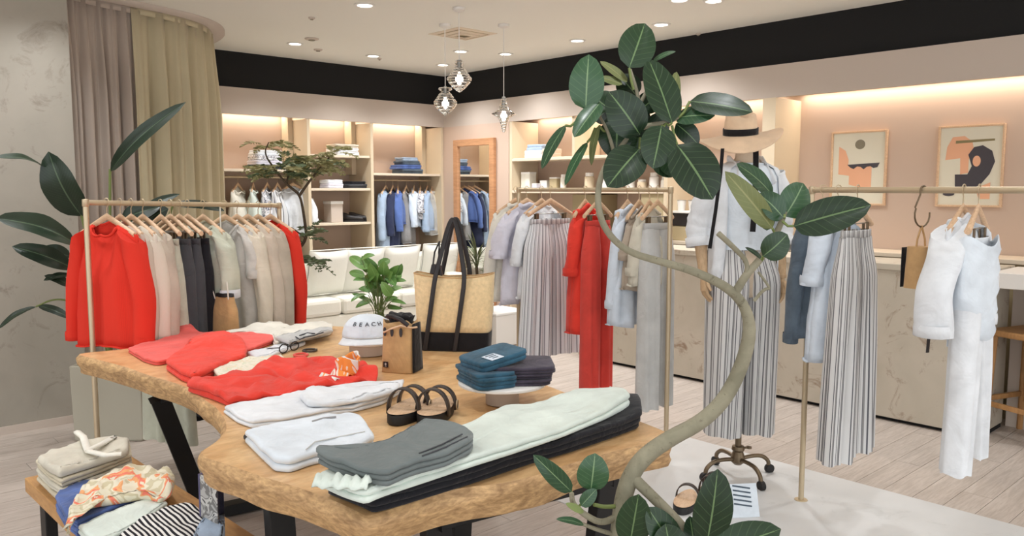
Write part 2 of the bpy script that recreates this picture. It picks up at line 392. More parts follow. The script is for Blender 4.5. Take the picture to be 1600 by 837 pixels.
# ------------------------------------------------------------------ back wall shelving, three bays
def Xb(px): return onY(px, 300, YF).x
b0, b1, b2, b3 = Xb(347), Xb(487), Xb(585), Xb(694)
bay_desc = ['leftmost bay of the back wall shelving with one long shelf behind the feathery tree',
            'middle bay of the back wall shelving with three short shelves',
            'back wall shelving bay beside the corner with a denim pile on its shelf']
def zY(px, py, Y=YF): return onY(px, py, Y).z
bays = []
for k, (xa, xb_) in enumerate(((b0, b1), (b1, b2), (b2, b3))):
    t = thing('wall_shelving', bay_desc[k], 'shelving', ((xa + xb_) / 2, YF, 0)); ox = (xa + xb_) / 2
    def L(mb): # to local
        mb.v = [(x - ox, yy - YF, z) for x, yy, z in mb.v]; return mb
    hard('upright', L(MB().box2((xb_ - .035, YF + .005, 0), (xb_, YB, ZF0 if k < 2 else ZF0))), M_['cream'], t)
    if k == 0: hard('upright', L(MB().box2((xa, YF + .005, 0), (xa + .03, YB, ZF0))), M_['cream'], t)
    hard('upright', L(MB().box2((xb_ - .09, YF + .3, ZF0 - .55), (xb_ - .036, YB - .005, ZF1 - .03))), M_['cream'], t)
    zs = [[zY(400, 264)], [zY(535, 242), zY(535, 294), zY(535, 348)], [zY(640, 271)]][k]
    for z in zs: hard('shelf', L(MB().box2((xa + (.03 if k == 0 else .002), YF + .02, z - .025), (xb_ - .036, YB - .005, z))), M_['shelf'], t)
    if k != 1:
        zr = zs[0] - .075
        mb = MB(); mb.tube([(xa + .03, YF + .2, zr), (xb_ - .037, YF + .2, zr)], .011, 10); obj('hanging_rail', L(mb), M_['brass'], t, angle=40)
    bays.append((xa, xb_, zs))
    led((xa + .05, YB - .05, 0), (xb_ - .1, YB - .05, 0), ZLED, ['glowing warm strip above the leftmost back bay', 'glowing warm strip above the middle back bay', 'glowing warm strip above the back bay by the corner'][k], 'y')

# ------------------------------------------------------------------ right wall
def Yr(px, X=XF): return onX(px, 300, X).y
def zX(px, py, X=XF): return onX(px, py, X).z
y_m0, y_m1 = Yr(697), Yr(795)
struct('wall_pier', MB().box2((XF - .002, y_m1, 0), (XB, YF + .2, ZF0)), M_['pink'])
# mirror
ym0, ym1 = Yr(713), Yr(776); zt = zX(745, 217)
t = thing('wall_mirror', 'tall oak framed wall mirror reflecting the back shelves, beside the corner', 'mirror', (XF, (ym0 + ym1) / 2, 0)); oy = (ym0 + ym1) / 2
hy = abs(ym0 - ym1) / 2; fr = .075
hard('mirror_glass', MB().box2((-.022, -hy + fr - .01, .1), (-.014, hy - fr + .01, zt - fr + .01)), M_['mirror'], t, 0)
for a, b in (((-.045, -hy, .05), (-.004, -hy + fr, zt)), ((-.045, hy - fr, .05), (-.004, hy, zt)), ((-.045, -hy + fr, zt - fr), (-.004, hy - fr, zt)), ((-.045, -hy + fr, .05), (-.004, hy - fr, .05 + fr))):
    hard('frame_rail', MB().box2(a, b), M_['oakframe'], t, .004)
# shelf unit 795..1055
ys0, ys1 = Yr(1042), y_m1 - .004
t = thing('wall_shelving', 'cream shelving on the pink wall between the mirror and the till counter', 'shelving', (XF, (ys0 + ys1) / 2, 0)); oy = (ys0 + ys1) / 2
def Ly(mb, ox=XF): mb.v = [(x - ox, yy - oy, z) for x, yy, z in mb.v]; return mb
for yy in (ys0 + .02, ys1 - .02): hard('upright', Ly(MB().box2((XF + .004, yy - .02, 0), (XB - .004, yy + .02, ZF0))), M_['cream'], t)
yd = Yr(893)
hard('upright', Ly(MB().box2((XF + .02, yd - .018, zX(893, 247)), (XB - .004, yd + .018, ZF0))), M_['cream'], t)
hard('upright', Ly(MB().box2((XF + .12, yd - .25, .02), (XB - .004, yd + .1, zX(893, 299) - .03))), M_['creamdark'], t)
zS = [zX(840, 246), zX(840, 297)]
for z in zS: hard('shelf', Ly(MB().box2((XF + .004, ys0 + .042, z - .03), (XB - .005, ys1 - .042, z))), M_['shelf'], t)
hard('side_panel', Ly(MB().box2((XF + .02, ys0 + .042, zS[1] - .36), (XF + .04, ys0 + .3, zS[1] - .031))), M_['creamdark'], t)
led((XB - .05, ys0 + .06, 0), (XB - .05, yd - .03, 0), ZLED, 'warm strip above the cream shelves hidden partly by fig leaves', 'x')
led((XB - .05, yd + .03, 0), (XB - .05, ys1 - .06, 0), ZLED, 'warm strip above the cream shelves beside the mirror', 'x')
# pier and art niche
yp0, yp1 = Yr(1208), Yr(1188)
struct('wall_pier', MB().box2((XF, yp0, 0), (XB, yp1, ZF0)), M_['cream'])
led((XB - .05, 1.0, 0), (XB - .05, yp0 - .03, 0), ZLED, 'long bright warm strip above the two framed prints', 'x')
led((XB - .05, yp1 + .03, 0), (XB - .05, ys0 - .03, 0), ZLED, 'short warm strip behind the hat above the back counter', 'x')
# back ledge along the pink wall behind the counter
t = thing('back_counter', 'low cream back counter running along the pink wall behind the till', 'counter', (XB, 3.5, 0)); oy = 3.5
zl = zX(1590, 405, XB - .3)
hard('worktop', Ly(MB().box2((XB - .36, .9, zl - .03), (XB - .003, yp0 - .012, zl)), XB), M_['shelf'], t)
hard('body', Ly(MB().box2((XB - .34, .9, 0), (XB - .003, yp0 - .012, zl - .031)), XB), M_['creamdark'], t)

t2_ = thing('back_counter', 'short olive back cabinet carrying the till screen and cups', 'counter', (XB, 3.5, 0)); oy = 3.5
hard('worktop', Ly(MB().box2((XB - .36, yp1 + .012, zl - .03), (XB - .003, ys0 - .012, zl)), XB), M_['shelf'], t2_)
hard('body', Ly(MB().box2((XB - .34, yp1 + .012, 0), (XB - .003, ys0 - .012, zl - .031)), XB), M_['creamdark'], t2_)
# till counter with stone front
XC = 5.27; yc0, yc1 = Yr(1552, XC), Yr(905, XC)
zc = onX(1395, 412, XC).z
t = thing('till_counter', 'long pale stone fronted till counter below the framed prints', 'counter', (XC, (yc0 + yc1) / 2, 0)); oy = (yc0 + yc1) / 2
n_p = 4
for k in range(n_p):
    a = lerp(yc0, yc1, k / n_p) + .0015; b = lerp(yc0, yc1, (k + 1) / n_p) - .0015
    hard('front_panel', Ly(MB().box2((XC, a, .025), (XC + .03, b, zc - .04)), XC), M_['counter'], t, .002)
hard('plinth', Ly(MB().box2((XC + .03, yc0, 0), (XC + .4, yc1, .024)), XC), M_['black'], t)
hard('body', Ly(MB().box2((XC + .031, yc0, .026), (XC + .42, yc1, zc - .041)), XC), M_['counter'], t)
hard('worktop', Ly(MB().box2((XC - .01, yc0 - .01, zc - .04), (XC + .46, yc1, zc)), XC), M_['counter'], t)
# white desk to the right of it
zd = onX(1580, 427, XC).z
t = thing('white_desk', 'white desk top joining the stone counter above the wooden stool', 'desk', (XC, yc0 - .7, 0)); oy = yc0 - .7
hard('desk_top', Ly(MB().box2((XC - .02, yc0 - 1.5, zd - .09), (XC + .5, yc0 - .012, zd)), XC), M_['whitelam'], t)
hard('back_panel', Ly(MB().box2((XC + .44, yc0 - 1.5, 0), (XC + .47, yc0 - .012, zd - .091)), XC), M_['fascia'], t)
hard('side_panel', Ly(MB().box2((XC, yc0 - 1.5, 0), (XC + .44, yc0 - 1.47, zd - .091)), XC), M_['whitelam'], t)

# ------------------------------------------------------------------ fitting room: curtains and their curved track
track = [Vector((1.44, 5.80)), Vector((1.56, 5.93)), Vector((1.74, 6.03)), Vector((2.0, 6.09)), Vector((2.24, 6.15)), Vector((2.45, 6.24)), Vector((2.62, 6.38)), Vector((2.75, 6.58)), Vector((2.83, 6.8)), Vector((2.88, 7.1)), Vector((2.90, 7.44))]
def sample(path, n):
    L = [0]
    for a, b in zip(path, path[1:]): L.append(L[-1] + (b - a).length)
    out = []
    for k in range(n):
        s = L[-1] * k / (n - 1); i = 0
        while i < len(L) - 2 and L[i + 1] < s: i += 1
        out.append(path[i].lerp(path[i + 1], (s - L[i]) / (L[i + 1] - L[i])))
    return out
def smooth_path(path, it=2):
    for _ in range(it):
        q = [path[0]]
        for a, b in zip(path, path[1:]): q += [a.lerp(b, .25), a.lerp(b, .75)]
        path = q + [path[-1]]
    return path
track = sample(smooth_path(track), 241)
def curtain(label, i0, i1, mat, freq, amp, seed, z0=.03, z1=CEIL - .035):
    pts = track[i0:i1]; n = len(pts); rows = []; r = random.Random(seed); ph = [r.random() * 6 for _ in range(4)]
    sub = []
    for i in range(n - 1):
        for q in range(2): sub.append((pts[i].lerp(pts[i + 1], q / 2), (pts[i + 1] - pts[i]).normalized(), i + q / 2))
    for zi in range(13):
        t = zi / 12; z = lerp(z1, z0, t); row = []
        for p, tg, i in sub:
            nn = Vector((-tg.y, tg.x)); x = i * freq
            a = math.sin(x + ph[0] + .6 * math.sin(x * .31 + ph[1])) + .5 * math.sin(x * 1.73 + ph[2] + t * .8) + .25 * math.sin(x * 3.1 + ph[3])
            k = amp * (.35 + .65 * sm(t * 4)) if t > .04 else amp * .25
            q = p + nn * a * k; row.append((q.x, q.y, z))
        rows.append(row)
    t = thing('fitting_room_curtain', label, 'curtain')
    mb = MB(); mb.grid(rows); obj('drape', mb, mat, t, solid=.004)
    hb = MB(); hb.grid([[(p.x, p.y, z) for p, tg, i in sub] for z in (z1 + .012, z1 - .03)]); obj('heading_tape', hb, mat, t, solid=.012)
    return t
curtain('mauve grey fitting room curtain beside the plaster wall', 0, 66, M_['curtA'], .62, .036, 3)
curtain('beige curved fitting room curtain next to the back shelves', 60, 241, M_['curtB'], .33, .04, 5)
inner = sample(track, 60)
def offs(path, d):
    out = []
    for i, p in enumerate(path):
        tg = (path[min(i + 1, len(path) - 1)] - path[max(i - 1, 0)]).normalized(); out.append(p + Vector((tg.y, -tg.x)) * d)
    return out
ou, iu = offs(inner, .11), offs(inner, -.06)
mb = MB(); rows = []
for zz, pa in ((CEIL - .022, iu), (CEIL - .022, ou), (CEIL - .001, ou)): rows.append([(p.x, p.y, zz) for p in pa])
mb.grid(rows); struct('trim_7', mb, M_['fascia'], smooth=True)

# ------------------------------------------------------------------ ceiling fittings
def ceil_pt(px, py): return P(px, py, CEIL)
def spot(loc, power, parent):
    l = bpy.data.lights.new('lamp', 'SPOT'); l.energy = power; l.spot_size = math.radians(130); l.spot_blend = .8; l.shadow_soft_size = .06; l.color = (.95, .975, 1)
    o = bpy.data.objects.new('lamp', l); C.objects.link(o); o.parent = parent; o.location = (0, 0, -.03)
dl = [((461, 68), 'recessed downlight nearest the fitting room curtain'), ((583, 87), 'recessed downlight between the curtain and the air vent'), ((720, 80), 'wide recessed downlight just behind the air vent'),
      ((692, 101), 'recessed downlight right above the lower left glass pendant'), ((790, 84), 'recessed downlight behind the slim glass pendant'), ((902, 63), 'recessed downlight left of the topmost fig leaf'),
      ((1033, 38), 'recessed downlight beside the topmost fig leaf'), ((1115, 1), 'recessed downlight cut by the top edge of the picture')]
def downlight(p, label, power, r=.055):
    t = thing('downlight', label, 'downlight', p)
    obj('trim_ring', MB().lathe([(r, -.001), (r + .018, -.001), (r + .02, -.006), (r, -.008), (r - .004, -.001)], 24), M_['white'], t, angle=40)
    mb = MB(); mb.lathe([(r - .003, -.002), (.001, -.0025)], 24); obj('diffuser', mb, M_['down'], t)
    spot(p, power, t)
for (q, lb) in dl: downlight(ceil_pt(*q), lb, SPOT_W * 1.7)
k = 0
for x, y in ((1.0, 1.0), (1.0, 3.0), (2.6, 1.2), (2.8, 3.2), (4.6, 1.6), (4.7, 3.4), (-.8, 1.4), (-.6, 3.6), (1.2, 4.6), (3.2, 5.0), (-2.2, 4.2), (.4, -.8), (2.4, -.8), (4.4, -.4), (-1.4, 4.3), (.4, 4.7), (1.25, 5.2)):  # last three are unseen, added to brighten the plaster wall and curtain
    k += 1; downlight((x, y, CEIL), 'recessed downlight over the shop floor, assumed above the upper edge of the picture', SPOT_W)
for o in C.objects:
    if o.get('label', '').startswith('recessed downlight over the shop'): o['group'] = 'downlights above the frame'
p = ceil_pt(723, 52.5)
t = thing('air_vent', 'square beige ceiling air vent with louvres above the glass pendants', 'vent', p)
hw = .205
for k, (q, zz) in enumerate(((hw, -.004), (hw - .06, -.012), (hw - .11, -.02))):
    mb = MB(); pr = [(q, zz + .004), (q, zz), (q - .04, zz - .006), (q - .04, zz + .004)]
    rows = [[(sx * r_, sy * r_, z_) for sx, sy in ((-1, -1), (1, -1), (1, 1), (-1, 1))] for r_, z_ in pr]
    mb.grid(rows, closed=True); hard('louvre', mb, M_['shelf'], t, 0)
hard('core', MB().box((0, 0, -.006), (.3, .3, .006)), M_['creamdark'], t, 0)
for (q, lb, r) in (((487, 60), 'small round grey ceiling speaker near the curtain', .06), ((487, 27), 'tiny ceiling sprinkler head near the picture top', .025), ((593, 91), 'tiny dark sprinkler head beside a downlight', .02),
                   ((1091, 52), 'tiny ceiling sensor right of the topmost fig leaf', .02), ((497, 77), 'thin round ceiling hatch in front of the black band', .04)):
    t = thing('ceiling_fitting', lb, 'fitting', ceil_pt(*q))
    obj('body', MB().lathe([(r, -.0005), (r, -.008), (r * .8, -.013), (.001, -.015)], 20), M_['fascia'], t, angle=40)
    obj('core', MB().lathe([(r * .5, -.013), (r * .45, -.02), (.001, -.021)], 16), M_['greyprint'], t, angle=40)

# glass pendants
def pendant(label, c, cz, prof, rr, bulbz):
    t = thing('glass_pendant', label, 'pendant lamp', c)
    dz = cz - CEIL
    obj('canopy', MB().lathe([(.001, -.0005), (.045, -.0005), (.045, -.02), (.012, -.032), (.001, -.033)], 20), M_['whitelam'], t, angle=40)
    mb = MB(); mb.tube([(0, 0, -.03), (0, 0, dz + prof[0][1] + .005)], .0035, 6); obj('cord', mb, M_['white'], t)
    inner = [(max(r - .005, .001), z) for r, z in prof[::-1]]
    obj('shade', MB().lathe([(r, z + dz) for r, z in prof + inner], 32), M_['glass'], t)
    obj('socket', MB().lathe([(.001, dz + prof[0][1] + .01), (.014, dz + prof[0][1] + .005), (.014, dz + bulbz + .05), (.001, dz + bulbz + .05)], 16), M_['steel'], t, angle=40)
    obj('bulb', MB().lathe([(.001, dz + bulbz + .05), (.012, dz + bulbz + .045), (.018, dz + bulbz + .01), (.014, dz + bulbz - .03), (.001, dz + bulbz - .042)], 16), M_['bulb'], t)
    l = bpy.data.lights.new('lamp', 'POINT'); l.energy = 4; l.shadow_soft_size = .03; l.color = (1, .9, .78)
    lo = bpy.data.objects.new('lamp', l); C.objects.link(lo); lo.parent = t; lo.location = (0, 0, dz + bulbz)
cA, cB, cD = ceil_pt(717, 12), ceil_pt(695, 38), ceil_pt(787, 38)
zof = lambda px, py, c: D(px, py, c.x * math.sin(YAW) + c.y * math.cos(YAW)).z
pA = [(.012, .125), (.03, .12), (.034, .10), (.022, .085), (.05, .06), (.066, .03), (.092, -.005), (.082, -.03), (.04, -.075), (.008, -.1), (.001, -.102)]
pendant('ribbed diamond shaped glass pendant hanging highest, below the air vent', cA, zof(718, 122, cA), pA, .09, -.01)
pB = [(.012, .12), (.05, .115), (.055, .10), (.03, .085), (.055, .06), (.075, .03), (.096, 0), (.085, -.03), (.05, -.07), (.01, -.1), (.001, -.102)]
pendant('stacked onion shaped glass pendant hanging lower on the left of the three', cB, zof(694, 160, cB), pB, .1, -.01)
pD = [(.01, .13), (.02, .12), (.03, .07), (.045, .035), (.1, .0), (.045, -.03), (.025, -.08), (.012, -.14), (.001, -.145)]
pendant('slim spindle glass pendant with wide thin disc, hanging by the pink pier', cD, zof(786, 178, cD), pD, .1, -.02)

# ------------------------------------------------------------------ framed prints on the pink wall
def rect_on_wall(x0, y0, x1, y1):
    a = onX(x0, y0, XB); b = onX(x1, y1, XB); return a, b
def framed(label, q, shapes):
    a, b = rect_on_wall(*q); wy = abs(a.y - b.y); hz = abs(a.z - b.z); cy = (a.y + b.y) / 2; cz = (a.z + b.z) / 2
    t = thing('framed_print', label, 'picture', (XB, cy, cz))
    # local: right in picture = -y
    f = .014
    for s in (-1, 1):
        hard('frame_rail', MB().box2((-.03, s * wy / 2, -hz / 2), (-.002, s * (wy / 2 - f), hz / 2)), M_['hanger'], t, .002)
        hard('frame_rail', MB().box2((-.03, -wy / 2 + f, s * hz / 2), (-.002, wy / 2 - f, s * (hz / 2 - f))), M_['hanger'], t, .002)
    hard('paper', MB().box2((-.014, -wy / 2 + f, -hz / 2 + f), (-.004, wy / 2 - f, hz / 2 - f)), M_['paper'], t, 0)
    for k, (nm, pts, mt) in enumerate(shapes):
        mb = MB(); xx = -.0145 - k * .0006
        mb.prism([(xx, -(u - .5) * wy, (.5 - v) * hz) for u, v in pts], (-.0005, 0, 0)); obj(nm, mb, M_[mt], t, smooth=False)
def circ(cx, cy, r, asp, n=24): return [(cx + r * math.cos(2 * PI * k / n), cy + r * asp * math.sin(2 * PI * k / n)) for k in range(n)]
framed('framed abstract print with grey disc and dark wavy bar', (1302, 207, 1384, 321), [
    ('printed_step', [(.14, .2), (.26, .26), (.32, .38), (.32, .46), (.74, .46), (.74, .8), (.34, .72), (.34, .6), (.14, .58)], 'orange'),
    ('printed_disc', circ(.52, .18, .09, .72), 'greyprint'),
    ('printed_wave', [(.3, .45), (.88, .43), (.84, .49), (.77, .5), (.72, .475), (.66, .48), (.6, .515), (.54, .48), (.48, .475), (.42, .51), (.36, .49)], 'charprint')])
loopo = [(.28, .60), (.47, .6), (.53, .5), (.47, .36), (.55, .27), (.68, .25), (.82, .32), (.87, .45), (.8, .6), (.68, .72), (.62, .75), (.29, .75)]
framed('framed abstract print with big dark loop on orange', (1469, 198, 1566, 324), [
    ('printed_arch', [(.12, .42), (.14, .26), (.22, .14), (.4, .13), (.52, .2), (.55, .3), (.48, .42), (.48, .58), (.36, .6), (.35, .4)], 'orange'),
    ('printed_bar', [(.27, .185), (.85, .175), (.85, .2), (.27, .22)], 'oliveprint'),
    ('printed_loop', loopo, 'charprint'), ('printed_hole', circ(.6, .44, .06, 1.1), 'orange'),
    ('printed_block', [(.6, .77), (.82, .7), (.82, .9), (.66, .9)], 'orange'), ('printed_oval', circ(.2, .84, .09, .3), 'charprint')])
# ------------------------------------------------------------------ garments
def hanger_parts(t, clips=None, armw=.2, hookmat='brass'):
    mb = MB()
    pth = [(.0, 0, .012 + .0)] ; pth = []
    for k in range(9):
        a = math.radians(-60 + k * 30); pth.append((.022 * math.sin(a) * -1, 0, -.012 + .024 * math.cos(a)))
    pth = [(.018 * math.cos(math.radians(a)), 0, -.006 + .018 * math.sin(math.radians(a))) for a in range(200, -61, -26)] + [(0.0, 0, -.035), (0, 0, -.08)]
    mb.tube(pth, .0024, 6); obj('hook', mb, M_[hookmat], t)
    for s in (-1, 1):
        n = 9; rows = []
        for i in range(n):
            q = i / (n - 1); x = s * armw * q; z = -.072 - .088 * q ** 1.05
            hh = lerp(.017, .013, q); th = lerp(.006, .014, q)
            rows.append([(x, math.cos(a) * th, z + math.sin(a) * hh - hh * .3) for a in (2 * PI * k / 8 for k in range(8))])
        mb = MB(); mb.grid(rows, closed=True); mb.fan(rows[-1]); mb.fan(rows[0]); obj('arm', mb, M_['hanger'], t, angle=50)
    if clips:
        mb = MB(); mb.tube([(-armw * .82, 0, -.158), (armw * .82, 0, -.158)], .003, 6); obj('clip_bar', mb, M_['steel'], t)
        for s in (-1, 1):
            mb = MB(); x = s * clips
            for yy in (-.009, .009): mb.box((x, yy, -.183), (.022, .006, .055))
            hard('clip', mb, M_['bronze'], t, .002)
def hanger(label, pos, yaw, **k):
    t = thing('clothes_hanger', label, 'hanger', pos, yaw, 'wooden hangers on the rails'); hanger_parts(t, **k); return t

def foldy(u, v, seed, n=3):
    r = random.Random(seed); a = 0
    for k in range(n):
        f = r.uniform(2.5, 9); a += math.sin(u * f + r.uniform(0, 6) + v * r.uniform(-1.5, 1.5)) * r.uniform(.4, 1) / (1 + k * .4)
    return a
def sleeve_mb(side, half, zs, L, r0, r1, seed, bend=0.0, roll=False, out=.045, n=14, rows_n=12):
    mb = MB(); rows = []
    for i in range(rows_n + 1):
        q = i / rows_n
        x = side * (half - .03 + out * sm(q * 1.6) + .02 * q); z = zs - .012 - L * q ** 1.05; y = -bend * q * q
        if i == 0: x -= side * .02; z += .008
        r = lerp(r0, r1, q ** .8); row = []
        for k in range(n):
            a = 2 * PI * k / n
            rr = r * (1 + .10 * math.sin(2 * a + seed + 5 * q) * q + .07 * math.sin(3 * a - 9 * q + seed * 2))
            row.append((x + math.cos(a) * rr * .62, y + math.sin(a) * rr * .8, z + (.4 * r * math.cos(a) * -side if i < 2 else 0)))
        rows.append(row)
    mb.grid(rows, [[(k / n * .3, i / rows_n * L) for k in range(n)] for i in range(rows_n + 1)], closed=True)
    mb.fan(rows[-1]); mb.fan(rows[0]); return mb, rows[-1], (x, y, z)
def top_parts(t, mat, half=.21, length=.62, sleeve=.56, neck='crew', sr=.068, er=.05, flare=.03, depth=.055, seed=0, cuff=None, collar=False, placket=False, hem=True, nu=25, nv=14, dip=None, bend=.02, z0=0.0, out=.045):
    neckw = {'crew': .085, 'v': .09, 'collar': .07, 'scoop': .11}[neck]
    dip = dip or {'crew': .07, 'v': .16, 'collar': .05, 'scoop': .13}[neck]
    def zsh(x):
        q = min(1, abs(x) / half); return z0 - .082 - .085 * q ** 1.05
    for sgn, nm in ((-1, 'front_panel'), (1, 'back_panel')):
        rows = []; uvs = []
        for i in range(nv + 1):
            v = i / nv; row = []; uvr = []
            for j in range(nu):
                u = -1 + 2 * j / (nu - 1)
                hw = half + flare * v - .015 * math.sin(PI * min(1, v * 1.4))
                x = u * hw; x0 = u * half
                zt = zsh(x0)
                if abs(x0) < neckw:
                    q = abs(x0) / neckw
                    cut = (1 - q) if neck == 'v' else math.sqrt(max(0, 1 - q * q))
                    zt -= (dip if sgn < 0 else .022) * cut
                zb = z0 - .115 - length + .012 * math.sin(u * 3 + seed)
                z = lerp(zt, zb, v)
                y = sgn * ((.016 + depth * sm(v * 2.2)) * (max(0, 1 - u * u)) ** .55)
                y += .024 * sm(v * 1.4) * foldy(u * 2.2, v, seed + (3 if sgn < 0 else 9)) * (1 - abs(u) ** 4)
                y += .010 * sm((.6 - v) * 2) * math.sin((abs(u) - v * .8) * 9 + seed) * (1 - abs(u) ** 4) * sm(v * 5)
                row.append((x, y, z)); uvr.append((x, z))
            rows.append(row); uvs.append(uvr)
        mb = MB(); mb.grid(rows, uvs); obj(nm, mb, mat, t, solid=.004)
        if sgn < 0 and hem:
            mb = MB(); mb.tube([(p[0], p[1] - .002, p[2] + .002) for p in rows[-1]], .0045, 6, sy=2.6); obj('hem', mb, mat, t)
        if sgn < 0 and placket:
            c = nu // 2; mb = MB(); rr = []
            for i in range(nv + 1): p = rows[i][c]; rr.append([(-.016, p[1] - .005, p[2]), (.016, p[1] - .005, p[2])])
            mb.grid(rr); obj('placket', mb, mat, t, solid=.003)
            for i in range(2, nv, 2):
                p = rows[i][c]; mb = MB(); mb.tube([(0, p[1] - .006, p[2]), (0, p[1] - .010, p[2])], .006, 8); obj('button', mb, M_['shelf'], t)
    # neckband
    ring = []
    for k in range(24):
        a = 2 * PI * k / 24; x = neckw * math.cos(a); f = math.sin(a)
        q = abs(x) / neckw; zt = zsh(x)
        if f < 0: z = zt - dip * ((1 - q) if neck == 'v' else math.sqrt(max(0, 1 - q * q))); y = -.02 - .02 * abs(f)
        else: z = zt - .022 * math.sqrt(max(0, 1 - q * q)); y = .018
        if abs(f) < .2: y *= .6
        ring.append(Vector((x, y, z)))
    ring.append(ring[0]); ring.append(ring[1])
    mb = MB(); mb.tube(ring, .0065 if not collar else .012, 6, cap=False, sy=1.0, sx=1.6 if collar else 1.2); obj('collar' if collar else 'neckband', mb, mat, t)
    if sleeve:
        for s in (-1, 1):
            mb, last, c = sleeve_mb(s, half, zsh(half), sleeve, sr, er, seed + s, bend, out=out)
            obj('sleeve', mb, mat, t)
            mb = MB(); m = M_[cuff] if cuff else mat
            mb.lathe([(er * .98, .045), (er * 1.02, .03), (er * 1.0, .0), (er * .8, -.004)], 14, c, .66, .84); obj('cuff', mb, m, t)
def hang_top(name, label, cat, mat, pos, yaw, hlabel=None, group=None, **k):
    t = thing(name, label, cat, pos, yaw, group); top_parts(t, M_[mat] if isinstance(mat, str) else mat, **k)
    if hlabel: hanger(hlabel, pos, yaw, armw=max(.1, min(.2, k.get('half', .21) - .02)))
    return t
def pants_parts(t, mat, wa=.17, hip=.19, hem=.2, length=1.0, depth=.055, hemd=.06, seed=0, z0=-.19, gap=.004, n=40, rows_n=22, fold=.1, pleat=.0, band=None, uvw=.9, crotch=.27, cord=False):
    band = band or mat; r = random.Random(seed)
    for s in (-1, 1):
        rows = []; uvs = []; ph = [r.uniform(0, 6) for _ in range(4)]
        for i in range(rows_n + 1):
            q = i / rows_n; z = z0 - .03 - (length - .03) * q
            xo = lerp(lerp(wa, hip, sm(q / .18)), hem, max(0, (q - .15) / .85)) ; xi = -.004 if q < crotch else gap * (q - crotch) / (1 - crotch)
            c = (xo + xi) / 2; a_ = (xo - xi) / 2; b_ = lerp(depth * .55, depth, sm(q / .2)); b_ = lerp(b_, hemd, q)
            row = []; uvr = []
            for k in range(n + 1):
                th = 2 * PI * k / n; cs, sn = math.cos(th), math.sin(th)
                am = fold * (.15 + .85 * sm(q * 1.3))
                wv = am * (math.sin(5 * th + ph[0] + q) + .7 * math.sin(8 * th + ph[1] - q * 1.5) + .4 * math.sin(12 * th + ph[2]) * pleat * 3) * (.4 + .6 * abs(sn))
                yy = b_ * sn * (abs(sn) ** -.25 if abs(sn) > 1e-3 else 1) * (1 + wv * 1.2)
                xx = c + a_ * cs * (1 + .25 * wv * (1 if cs * 1 > 0 else .2))
                zz = z + (.006 * math.sin(4 * th + ph[3]) if i == rows_n else 0)
                row.append((s * xx, yy, zz)); uvr.append((k / n * uvw, z))
            rows.append(row); uvs.append(uvr)
        mb = MB(); mb.grid(rows, uvs); obj('trouser_leg', mb, mat, t)
    mb = MB(); rows = []; uvs = []
    for z in (z0 - .034, z0 - .004, z0): 
        rows.append([(wa * 1.02 * math.cos(a), depth * .62 * math.sin(a) - .0, z) for a in (2 * PI * k / 40 for k in range(41))]); uvs.append([(k / 40 * uvw * 1.2, z) for k in range(41)])
    mb.grid(rows, uvs); obj('waistband', mb, band, t, solid=.003)
    for x in (-.6, .0, .6):
        mb = MB(); mb.box((x * wa, -depth * .62 * math.sqrt(1 - x * x) - .004, z0 - .02), (.01, .004, .045)); hard('belt_loop', mb, band, t, .001)
    if cord:
        for s in (-1, 1):
            mb = MB(); mb.tube([(s * .01, -depth * .62 - .006, z0 - .02), (s * .02, -depth - .01, z0 - .08), (s * .026, -depth - .016, z0 - .16)], .004, 6); obj('drawcord', mb, band, t)
def hang_pants(label, mat, pos, yaw, hlabel=None, group=None, **k):
    t = thing('hanging_trousers', label, 'trousers', pos, yaw, group); pants_parts(t, M_[mat], **k)
    if hlabel: hanger(hlabel, pos, yaw, clips=k.get('wa', .17) * .72, armw=min(.19, k.get('wa', .17) + .02))
    return t

# ------------------------------------------------------------------ racks
class Rail:
    def __init__(s, a, b, za, zb): s.a, s.b, s.za, s.zb = a, b, za, zb   # (s, d) tuples
    def at(s, px, off=0.0):
        r = (px - 800) / F; ds, dd = s.b[0] - s.a[0], s.b[1] - s.a[1]
        t = (r * s.a[1] - s.a[0]) / (ds - r * dd)
        p = W(s.a[0] + ds * t, s.a[1] + dd * t, lerp(s.za, s.zb, t)); return p
    def yaw(s, flip=False):
        v = dirW(s.b[0] - s.a[0], s.b[1] - s.a[1]).normalized()
        x = Vector((v.y, -v.x, 0)) * (-1 if flip else 1)   # width direction; local -Y is the side facing the camera
        return math.atan2(x.y, x.x)
def rack(label, rail, posts=(True, True), r=.013):
    pa = W(rail.a[0], rail.a[1], 0); pb = W(rail.b[0], rail.b[1], 0); m = (pa + pb) / 2
    t = thing('garment_rack', label, 'clothes rack', m)
    mb = MB(); mb.tube([pa - m + Vector((0, 0, rail.za)), pb - m + Vector((0, 0, rail.zb))], r, 14); obj('rail', mb, M_['brass'], t, angle=40)
    for p, z in ((pa, rail.za), (pb, rail.zb)):
        mb = MB(); mb.tube([p - m, p - m + Vector((0, 0, z))], r, 14); obj('post', mb, M_['brass'], t, angle=40)
        mb = MB(); mb.lathe([(.001, .008), (.03, .007), (.034, .0), (.001, 0)], 20, p - m); obj('foot', mb, M_['brass'], t, angle=40)
        mb = MB(); mb.lathe([(.001, z + .018), (r * 1.2, z + .015), (r * 1.25, z - .016), (r, z - .02)], 14, p - m); obj('joint', mb, M_['brass'], t, angle=40)
    return t
DZ = .011
RL = Rail((-2.03, 3.85), (-1.417, 4.92), 1.437, 1.402)
rack('brass clothes rack on the left behind the live edge table', RL)
yl = RL.yaw()
def up(p, dz=DZ): return p + Vector((0, 0, dz))
